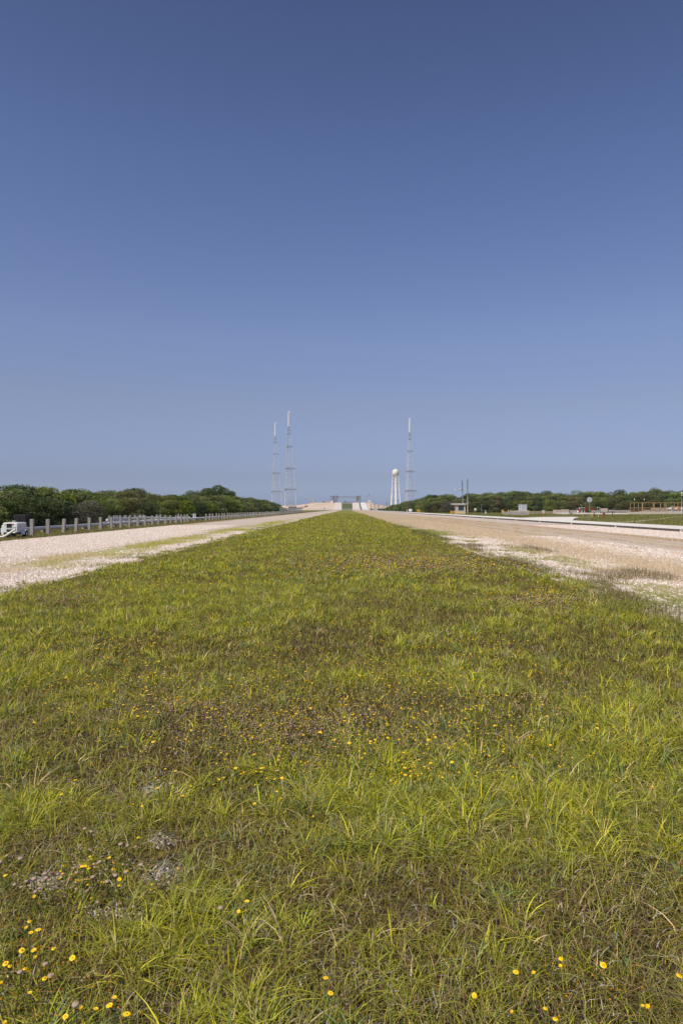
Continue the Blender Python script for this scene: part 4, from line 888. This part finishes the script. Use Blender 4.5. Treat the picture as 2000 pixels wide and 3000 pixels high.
def turf(y0,y1,dens,wf,hf,segs,tagn):
    # fine short turf, everywhere
    X,Y=scatter(y0,y1,dens); s=lush(X,Y); br=bare(X,Y); k=rng.random(len(X))>br*1.1; X,Y,s=X[k],Y[k],s[k]; n=len(X)
    s=s+(fbm(X*3.1+70,Y*3.1+11,2)-.5)*1.6; f=np.clip(.60+s*.40,0,1)[:,None]; pick=rng.random(n)[:,None]
    C=np.where(pick<f*.92,cvar(GREEN2*1.05,n)*.45+cvar(GREEN,n)*.55,np.where(pick<.62,cvar(OLIVE,n),np.where(pick<.93,cvar(BROWN,n),cvar(STRAW,n))))
    H=rng.uniform(.035,.10,n)*(1+.7*f[:,0])*hf; P=np.stack([X,Y,np.zeros(n)],1)
    blades('grass_turf',P,H,rng.uniform(.0016,.0034,n)*wf,rng.uniform(0,6.283,n),rng.uniform(.3,1.8,n),C,segs,'short mixed green and brown turf of the median, '+tagn)
    # taller blades growing out of clumps, arching away from each clump's middle
    per=16; X,Y=scatter(y0,y1,dens*.6/per*1.35); s=lush(X,Y)+(fbm(X*1.7+7,Y*1.7+3,2)-.5)*1.8; br=bare(X,Y)
    k=rng.random(len(X))<np.clip((s+.35)*.85,0.10,1)*(1-br*.95); X,Y,s=X[k],Y[k],s[k]; m=len(X)
    size=np.clip(rng.normal(.9,.25,m)+.22*np.clip(s,-.5,1.5),.45,1.6); tone=rng.normal(1,.2,m); kind=rng.random(m); hue=rng.normal(0,.07,m)
    cid=np.repeat(np.arange(m),per); n=m*per; a0=rng.uniform(0,6.283,n); rr=np.abs(rng.normal(0,.022,n))*size[cid]*hf*(1+.25*wf)
    Px=X[cid]+np.cos(a0)*rr; Py=Y[cid]+np.sin(a0)*rr; ang=a0+rng.normal(0,.5,n)
    base=np.where((kind<.62)[:,None],GREEN,np.where((kind<.78)[:,None],BLUEG*1.15,np.where((kind<.93)[:,None],GREEN2*1.2,STRAW*.8)))*np.clip(tone,.55,1.5)[:,None]*np.stack([1+hue,np.ones(m),1-hue],1)
    C=base[cid]*np.clip(rng.normal(1,.22,n),.5,1.6)[:,None]; C=np.where(rng.random(n)[:,None]<.07,cvar(STRAW,n),C)
    H=rng.uniform(.05,.165,n)*size[cid]*hf**.6; P=np.stack([Px,Py,np.zeros(n)],1)
    blades('grass_blades',P,H,rng.uniform(.0032,.0062,n)*wf,ang,rng.uniform(.25,1.5,n),C,segs+1,'taller yellow-green grass blades in clumps, '+tagn)
turf(1.5,4.2,5200,1.35,1.0,3,'nearest the camera')
turf(4.2,8,2500,1.8,1.05,2,'a few steps ahead')
turf(8,16,1400,2.2,1.05,2,'in the middle distance')
turf(16,36,620,3.3,1.05,1,'well down the strip')
turf(36,90,170,6.0,1.15,1,'far down the strip')
turf(90,260,24,18,1.6,1,'towards the pad')
# low leafy forbs: small dark leaves in patches
def forbs(y0,y1,dens,size):
    X,Y=scatter(y0,y1,dens); v=VY+CAMH*F/Y; u=VX+F*X/Y; q=(fbm(X*2.2+90,Y*2.2+40,3)-.5)*5+1.0*np.exp(-(((u-150)/420)**2+((v-2750)/260)**2))+.5*np.exp(-(((u-1000)/500)**2+((v-2150)/160)**2))-.35
    k=(rng.random(len(X))<np.clip(q,0.03,1))&(bare(X,Y)<.5); X,Y=X[k],Y[k]; per=9; n=len(X)*per; cid=np.repeat(np.arange(len(X)),per)
    C=np.stack([X[cid]+rng.normal(0,.018,n),Y[cid]+rng.normal(0,.018,n),rng.uniform(.01,.09,n)],1)
    Nn=unit(n)*.8+np.array([0,-.1,.9]); Nn/=np.linalg.norm(Nn,axis=1,keepdims=True); tone=rng.normal(1,.25,len(X))[cid][:,None]
    K=np.where(rng.random(n)[:,None]<.1,np.array([.32,.24,.12]),np.array([.135,.17,.04]))*np.clip(tone,.5,1.6)*rng.uniform(.7,1.35,n)[:,None]
    V,I,Co=leaf_cloud(C,Nn,size*rng.uniform(.6,1.4,n),K); o=quads_mesh('low_forbs',V,0,Co,M_blade,None,idx=I); tag(o,'low leafy weeds among the grass','weeds',None,'stuff')
forbs(1.6,4.2,420,.0062); forbs(4.2,9,170,.009); forbs(9,20,50,.016)
# flat straw litter, greyish white, in the bare spots and thinly everywhere
X,Y=scatter(1.5,7,3600); br=bare(X,Y); k=rng.random(len(X))<np.clip(br*1.5+.10+.10*(fbm(X*2,Y*2,2)>.6),0,1); X,Y=X[k],Y[k]; n=len(X)
P=np.stack([X,Y,rng.uniform(.004,.03,n)],1); blades('straw_litter',P,rng.uniform(.012,.045,n),rng.uniform(.003,.006,n),rng.uniform(0,6.28,n),rng.uniform(1.2,2.6,n),cvar(np.array([.44,.38,.31]),n,.4),2,'pale dead straw lying in the bare spots of the grass','straw')
X,Y=scatter(1.6,9,9000); k=rng.random(len(X))<bare(X,Y)*.33; GX,GY=X[k],Y[k]
# tall thin stalks
X,Y=scatter(1.9,14,7); n=len(X); P=np.stack([X,Y,np.zeros(n)],1)
blades('grass_stalks',P,rng.uniform(.25,.48,n),rng.uniform(.003,.0045,n)*(1+Y/14),rng.uniform(0,6.28,n),rng.uniform(.1,.7,n),cvar(np.array([.27,.27,.09]),n,.2),4,'tall thin seed stalks standing above the turf')
# weed tufts and dry grass on the lanes
def lane(xa,xb,y0,y1,n,prob,colr,hmin,hmax,wd,lb,segs=1,bend=(.2,1.2)):
    X=rng.uniform(xa,xb,n); Y=y0*(y1/y0)**rng.random(n); k=(rng.random(n)<prob(X,Y))&(np.abs(X)<.53*Y+3); X,Y=X[k],Y[k]; n=len(X)
    P=np.stack([X,Y,np.full(n,.01)],1); blades('lane_weeds',P,rng.uniform(hmin,hmax,n),wd*(Y/15)**.9*rng.uniform(.7,1.3,n),rng.uniform(0,6.28,n),rng.uniform(*bend,n),cvar(colr,n,.2),segs,lb)
cl=lambda X,Y,s,t,g: np.clip((fbm(X*s,Y*s*.5,3)-t)*g,0,1)
lane(5.3,8.2,9,60,60000,lambda X,Y: cl(X,Y,.9,.46,7),np.array([.33,.34,.09]),.04,.10,.007,'green weed tufts in the gravel beside the median, right')
lane(4.7,6.3,9,70,26000,lambda X,Y: cl(X+80,Y,.55,.52,9)*np.clip(1.2-np.abs(X-5.4)/.8,0,1),np.array([.19,.18,.055]),.08,.24,.006,'dark olive weed fringe where the median meets the right gravel',2,(.2,1.1))
lane(5.3,8.6,13,34,30000,lambda X,Y: cl(X+40,Y,.55,.55,7),np.array([.24,.18,.09]),.08,.22,.005,'dark dry weed stalks at the right gravel edge',2,(.1,.5))
lane(7.0,13.2,10,110,330000,lambda X,Y: np.clip(1.15-np.abs(X-9.8-(fbm(Y*.25,X*0+3,2)-.5)*2.5)/2.4,0,1)*np.clip(.35+cl(X+9,Y,.8,.3,3),0,1),np.array([.70,.56,.38]),.04,.10,.005,'tan dry grass band along the right gravel lane',1,(.1,.8))
lane(12.2,20.5,20,150,240000,lambda X,Y: np.clip(1.1-np.minimum(np.minimum(np.abs(X-18.8-(fbm(Y*.12,X*0+8,2)-.5)*1.2)/.75,np.abs(X-15.4-(fbm(Y*.12,X*0+1,2)-.5)*1.2)/.45),np.abs(X-13.3-(fbm(Y*.12,X*0+4,2)-.5)*1.2)/.4),0,1)*cl(X,Y,.9,.35,4),np.array([.58,.44,.29]),.05,.11,.006,'thin tan grass streaks further out on the right lane')
lane(-13.2,-8.6,14,27,100000,lambda X,Y: cl(X+3,Y,.8,.45,5)*np.clip(1.2-np.abs(X+10.8)/1.6,0,1),np.array([.72,.57,.37]),.04,.10,.005,'tan dry grass on the left gravel lane')
lane(-11.6,-8.2,20,140,160000,lambda X,Y: np.clip(1.1-np.abs(X+9.5)/1.4,0,1)*cl(X,Y,.6,.36,5)*np.where(Y>42,cl(X+5,Y,.22,.47,9),1),np.array([.50,.45,.11]),.04,.10,.006,'yellow-green grass strip on the left gravel lane')
lane(-8.4,-7.2,13,90,26000,lambda X,Y: cl(X,Y,1.2,.6,6),np.array([.25,.26,.08]),.04,.12,.007,'weed tufts where the left gravel meets the median')
lane(-27,-18.9,34,330,150000,lambda X,Y: np.ones_like(X)*.9,np.array([.24,.21,.075]),.05,.14,.009,'rough olive grass verge below the left posts',1,(.1,.8))
lane(31.8,150,55,330,160000,lambda X,Y: np.where(((X>78)&(X<100)&(Y>218))|((X>31)&(X<60)&(Y>98)&(X<(Y-98)*.47+31)&(X>(Y-128)*.42+31)),0,.9),np.array([.20,.20,.06]),.10,.26,.012,'rough green grass beyond the concrete road',1,(.1,.8))

# loose stones on the near gravel
def stones(name,xa,xb,y0,y1,n,lb,smin=.008,smax=.026,pts=None):
    X=rng.uniform(xa,xb,n); Y=y0*(y1/y0)**rng.random(n); k=(np.abs(X)<.53*Y+2); bd=np.where(X>0,np.clip(1.2-np.abs(X-9.8)/2.1,0,1),np.clip(1.2-np.abs(X+10.0)/1.6,0,1)); tuft=(fbm(X*.9,Y*.45,3)>.53)&(np.abs(X-6.6)<1.6); k&=(rng.random(n)>bd*.97)&(rng.random(n)>tuft*.8); X,Y=X[k],Y[k]
    if pts: X,Y=pts; y0=Y
    n=len(X)
    base=np.array([(-1,-1,-.6),(1,-1,-.6),(1,1,-.6),(-1,1,-.6),(-.7,-.7,.6),(.7,-.7,.6),(.7,.7,.6),(-.7,.7,.6)],float)
    s=rng.uniform(smin,smax,n)*(Y/y0)**.35; sc3=np.stack([s,s*rng.uniform(.6,1,n),s*rng.uniform(.4,.8,n)],1); a=rng.uniform(0,6.28,n); ca,sa=np.cos(a),np.sin(a)
    V=base[None]*sc3[:,None,:]*(1+rng.normal(0,.16,(n,8,3))); x=V[...,0]*ca[:,None]-V[...,1]*sa[:,None]; y=V[...,0]*sa[:,None]+V[...,1]*ca[:,None]
    V=np.stack([x+X[:,None],y+Y[:,None],V[...,2]+.012+(s*.25)[:,None]],2)
    q=np.array([(4,5,6,7),(0,1,5,4),(1,2,6,5),(2,3,7,6),(3,0,4,7)]); idx=(np.arange(n)*8)[:,None,None]+q[None]
    pal=np.array([(.68,.55,.45),(.74,.64,.55),(.60,.44,.35),(.70,.59,.49),(.50,.41,.33),(.78,.71,.64)]); C=pal[rng.integers(0,6,n)]*rng.uniform(.8,1.08,n)[:,None]
    o=quads_mesh(name,V.reshape(-1,3),0,np.repeat(C,8,axis=0),M_stone,None,idx=idx.reshape(-1,4),smooth=True); tag(o,lb,'gravel',None,'stuff')
M_stone,b=newmat('river_stone',.85,.2); a=N(M_stone,'ShaderNodeAttribute'); a.attribute_name='Col'; setc(M_stone,b,a.outputs['Color'])
stones('shell_grit',0,0,1,2,0,'pale shell grit showing in the bare spots of the grass',.002,.0065,pts=(GX,GY))
stones('loose_stones',5.2,14,9,45,60000,'loose pale stones covering the near right gravel')
stones('loose_stones',-15,-7.1,13,55,50000,'loose pale stones covering the near left gravel')
stones('loose_stones',20,26,38,75,26000,'loose pale stones on the outer right gravel',.014,.03)
stones('loose_stones',-19,-12,26,75,60000,'loose pale stones on the outer left gravel',.014,.03)

# ------------------------------------------------------------------ flowers
def flower_proto(sz, npet=13, cup=.10):
    r=empty('yellow_flower'); h=.22
    pt=MB()
    for i in range(npet):
        a=2*math.pi*i/npet; ca,sa=math.cos(a),math.sin(a); w=.19*sz; R0,R1,R2=.22*sz,.75*sz,1.0*sz
        def q(rad,off,z): return (rad*ca-off*sa, rad*sa+off*ca, h+z)
        pt.add([q(R0,-w*.5,0),q(R0,w*.5,0),q(R1,w,cup*sz),q(R2*(.86+.28*rs.random()),w*.5,cup*.6*sz),q(R2*.97,-w*.5,cup*.3*sz),q(R1,-w,cup*sz)],[(0,1,2,5),(5,2,3,4)])
    pt.build('petals',M_yflow,r)
    MB().lathe([(.42*sz,-.02*sz),(.38*sz,.16*sz),(.2*sz,.24*sz),(.001,.26*sz)],(0,0,h),10).build('flower_disc',M_oflow,r,True)
    MB().tube([(.02,.01,0),(.008,.004,.12),(0,0,h)],[.0018,.0015,.0014],5).build('stem',M_stem,r)
    return reg(r)
def flower_single(sz):
    m=MB(); h=.22; m.lathe([(.35*sz,-.15*sz),(1.0*sz,.06*sz),(.85*sz,.18*sz)],(0,0,h),9,0); m.lathe([(.85*sz,.18*sz),(.4*sz,.3*sz),(.001,.3*sz)],(0,0,h),9,1); m.tube([(.01,0,0),(0,0,h)],.0022,4,2)
    return m.build('yellow_flower',[M_yflow,M_oflow,M_stem])
fp=[flower_proto(.0118),flower_proto(.0098,11,.35),flower_proto(.0108,15,-.25),flower_proto(.0082,9,.7)]; used=[False]*4; fs_=flower_single(.0125); fsu=False
z5=[(580,28),(787,25),(625,100),(160,127),(855,125),(328,215),(35,348),(692,128),(195,498),(200,598),(225,592),(283,583),(632,668),(125,650),(137,695),(370,715),(438,660),(18,748),(18,805),(120,782),(360,865),(75,900),(140,882),(195,900),(705,952),(275,1018),(600,1050),(857,1127),(975,1093),(1012,1135),(27,1172),(645,1195),(720,1255),(912,1250),(300,1298)]
z6=[(568,698),(387,743),(652,735),(862,700),(182,760),(1378,880),(100,980),(1215,1083),(482,1200),(237,1253),(272,1250),(740,1278),(672,1262),(1157,1190),(1282,1298),(245,1008),(630,1285)]
z7=[(60,192),(38,208),(22,267),(318,303),(528,317),(500,557),(1188,977),(1365,272),(1277,310),(1422,160),(1185,103),(1250,102),(1275,110),(1297,108),(1312,50),(698,117),(660,120),(605,187),(532,180),(775,250),(753,232),(1100,70),(1440,130),(1518,107),(1510,47),(1025,182),(995,84)]
z7b=[(1188,2262),(1198,2258),(1275,2265),(1180,2245),(1260,2120),(1265,2150),(1340,2180),(1090,2160),(1050,2170),(800,2190),(825,2120),(930,2888),(729*1.2755,2245*1.2755),(730,2640),(1335,2110),(1372,2030),(1775,2130),(1600,2110),(1850,2075)]
fl=[(x/2.613,2500+y/2.613,'bl') for x,y in z5]+[(1400+x/2.613,2500+y/2.613,'br') for x,y in z6]+[(200+x/2.24,2200+y/2.24,'m') for x,y in z7]+[(x,y,'m') for x,y in z7b]
FZ=[(700,1640,420,90,60),(1050,1640,280,80,30),(350,1600,260,80,40),(880,1560,400,60,25),(300,1470,260,45,26),(1100,1480,160,40,14),(950,1760,60,25,8),(120,1560,90,20,8),(1300,1300,120,12,5),(200,1990,120,30,5)]
rf=random.Random(3)
while len(fl)<300:
    c=rf.choices(FZ,[z[4] for z in FZ])[0]; x=rf.gauss(c[0],c[2]*.55)*1.2755; y=rf.gauss(c[1],c[3]*.6)*1.2755
    if 0<x<2000 and y>1640: fl.append((x,y,'f'))
fl.sort(key=lambda t:-t[1])
nb={'bl':0,'br':0}
for i,(px,py_,zn) in enumerate(fl):
    sc0=rf.uniform(.75,1.12); hz=.22*sc0; hz=rf.uniform(.19,.28); Y=(CAMH-hz)*F/(py_-VY); X=wx(px,Y)
    if Y<5.0:
        j=rf.choice((0,1,2,3)); 
        if not used[j]: used[j]=True; o=fp[j]
        else: o=copy_tree(fp[j])
    else:
        if not fsu: fsu=True; o=fs_
        else: o=fs_.copy(); col.objects.link(o)
    o.location=(X,Y,0); s=rf.uniform(.75,1.15)*(1 if Y<5 else rf.uniform(.7,1.0)); o.scale=(s,s,hz/.22); o.rotation_euler=(rf.uniform(-.2,.9),rf.uniform(-.6,.6),rf.uniform(0,6.28)) if Y<5 else (rf.uniform(0,.2),0,0)
    # keep the head where the photograph has it although the stem leans
    o.rotation_euler=(o.rotation_euler[0]*.45,o.rotation_euler[1]*.45,rf.uniform(0,.5)); 
    if Y<5: o.scale=(s*rf.uniform(.85,1.1),s*rf.uniform(.7,1.1),hz/.22)
    lb={'bl':'small yellow daisy-like flower in the bottom left corner of the grass','br':'small yellow daisy-like flower near the bottom right of the grass','m':'small yellow flower in the grass midway between camera and strip middle','f':'tiny far yellow flower in a brown patch of the strip'}[zn]
    tag(o,lb,'flower','yellow flowers '+{'bl':'in the bottom left','br':'in the bottom right','m':'in the near middle','f':'further down the strip'}[zn])
# the many small ones beyond: one object
def specks(name,n,zones,rad,h,colr,lb,cat,ymax=1560,m=M_blade):
    L=[]
    while len(L)<n:
        c=rf.choices(zones,[z[4] for z in zones])[0]; x=rf.gauss(c[0],c[2]*.6)*1.2755; y=rf.gauss(c[1],c[3]*.65)*1.2755
        if y>ymax:
            Y=(CAMH-h)*F/(y-VY); X=wx(x,Y)
            if -7.2<X<5.3: L.append((X,Y))
    A=np.array(L); n=len(A); s=rad*rng.uniform(.7,1.3,n)*np.clip(A[:,1]/8,.8 if ymax<2000 else 1,3); base=np.array([(-1,0,0),(0,-1,.15),(1,0,0),(0,1,.15),(0,0,.75),(0,0,-.75)]); z=h*rng.uniform(.6,1.1,n)
    V=base[None]*s[:,None,None]+np.stack([A[:,0],A[:,1],z],1)[:,None,:]; q=np.array([(0,1,2,4),(2,3,0,4),(0,5,2,1),(2,5,0,3)]); q=np.array([(0,1,4,3),(1,2,3,4),(0,3,5,1),(1,5,3,2)]); idx=(np.arange(n)*6)[:,None,None]+q
    C=cvar(np.array(colr),n,.15); o=quads_mesh(name,V.reshape(-1,3),0,np.repeat(C,6,axis=0),m,None,idx=idx.reshape(-1,4)); tag(o,lb,cat,None,'stuff')
FZ2=FZ+[(900,1290,300,20,90),(1250,1360,120,15,25),(300,1340,200,20,15),(1000,1240,250,10,15)]
specks('far_flowers',2300,FZ2+[(700,1550,520,150,150),(250,1500,220,90,60),(1150,1650,280,120,40)],.0105,.235,(.86,.56,.02),'countless tiny yellow flowers scattered down the strip','flowers')
specks('orange_buds',260,[(90,2180,110,110,30),(250,2300,160,50,8),(1320,2240,160,60,6)],.0042,.19,(.62,.26,.02),'small orange buds among the yellow flowers','buds',2500)
specks('brown_seed_heads',5200,[(700,1665,260,50,60),(950,1290,280,22,80),(380,1600,230,50,40),(1250,1375,120,14,25),(150,1370,120,14,16),(1150,1580,150,40,15),(200,1990,110,60,6)],.0095,.13,(.52,.37,.23),'brown dried flower heads forming rusty patches in the strip','seed heads')
# pale puffs near bottom left: individuals
pf=MB(); 
puff=MB(); 
puff.lathe([(.001,-.007),(.006,-.006),(.0095,.0),(.008,.005),(.005,.0045),(.001,.007)],(0,0,.14),9,0); puff.tube([(.01,0,0),(0,0,.135)],.0014,4,1); po=puff.build('seed_head',[M_seed,M_stem],None,True)
pl=[(55,18),(158,40),(768,65),(205,215),(262,195),(115,240),(165,258),(305,268),(345,155),(355,190),(715,180),(590,150),(970,145),(820,215),(885,170),(1082,88),(390,938),(580,1160),(350,850),(155,910),(275,295),(5,68)]
pz=[(x/2.613,2500+y/2.613) for x,y in pl]+[(200+x/2.24,2200+y/2.24) for x,y in ((110,510),(155,530),(675,215),(712,270),(345,612),(390,622),(208,728),(475,748),(380,795),(310,818),(255,858),(165,828),(55,800),(590,195),(1375,130),(1305,25),(1080,160),(1000,1030))]
for i,(px,py_) in enumerate(pz):
    hz=rf.uniform(.10,.18); Y=(CAMH-hz)*F/(py_-VY); o=po if i==0 else po.copy()
    if i: col.objects.link(o)
    s=rf.uniform(.8,1.3); o.location=(wx(px,Y),Y,0); o.scale=(s,s,hz/.14); tag(o,'pinkish-brown dried seed puff among the grass at the lower left','seed head','dried seed puffs at the lower left')
# finger-grass heads: stalk with radiating spikes
def star(sz):
    r=empty('finger_grass'); h=.36
    MB().tube([(.10,.04,0),(.04,.015,h*.6),(0,0,h)],[.002,.0018,.0014],5).build('stalk',M_star,r)
    s=MB()
    for i in range(5): a=2*math.pi*i/5+rf.uniform(-.6,.6); L_=sz*rf.uniform(.45,1.1); s.tube([(0,0,h),(L_*.5*math.cos(a),L_*.5*math.sin(a),h+.018),(L_*math.cos(a),L_*math.sin(a),h+rf.uniform(.0,.05))],[.0015,.002,.001],4)
    s.build('spikes',M_star,r); return reg(r)
M_star=mat('finger_grass_green',(.36,.34,.11),.95,spec=.02); sp_=[star(.075),star(.06)]; su=[False,False]
ST=[(620,2545,.20),(395,2630,.17),(640,2605,.16),(430,2550,.2),(1722,2515,.22),(1925,2515,.22),(1350,2700,.18),(560,2610,.17),(340,2760,.13),(1910,2560,.2)]
for i,(px,py_,hz) in enumerate(ST):
    Y=(CAMH-hz)*F/(py_-VY); j=i%2
    if not su[j]: su[j]=True; o=sp_[j]
    else: o=copy_tree(sp_[j])
    o.location=(wx(px,Y),Y,0); o.scale=(1,1,hz/.36); o.rotation_euler=(0,0,rf.uniform(0,6.28)); tag(o,'pale green finger-grass stalk with radiating spikes in the %s foreground'%('left' if px<800 else ('centre' if px<1300 else 'right')),'grass stalk','finger-grass stalks in the foreground')

# ------------------------------------------------------------------ thin coastal haze
M_haze = bpy.data.materials.new('haze'); M_haze.use_nodes = True; hn = M_haze.node_tree; hn.nodes.clear()
ho = hn.nodes.new('ShaderNodeOutputMaterial'); hv = hn.nodes.new('ShaderNodeVolumePrincipled'); hv.inputs['Color'].default_value = (.86,.91,1,1)
hv.inputs['Density'].default_value = .0001; hv.inputs['Anisotropy'].default_value = .2; hn.links.new(hv.outputs[0], ho.inputs['Volume'])
o = MB().box(-700,700,-60,1700,-1.2,188).build('haze', M_haze); tag(o, kind='stuff')
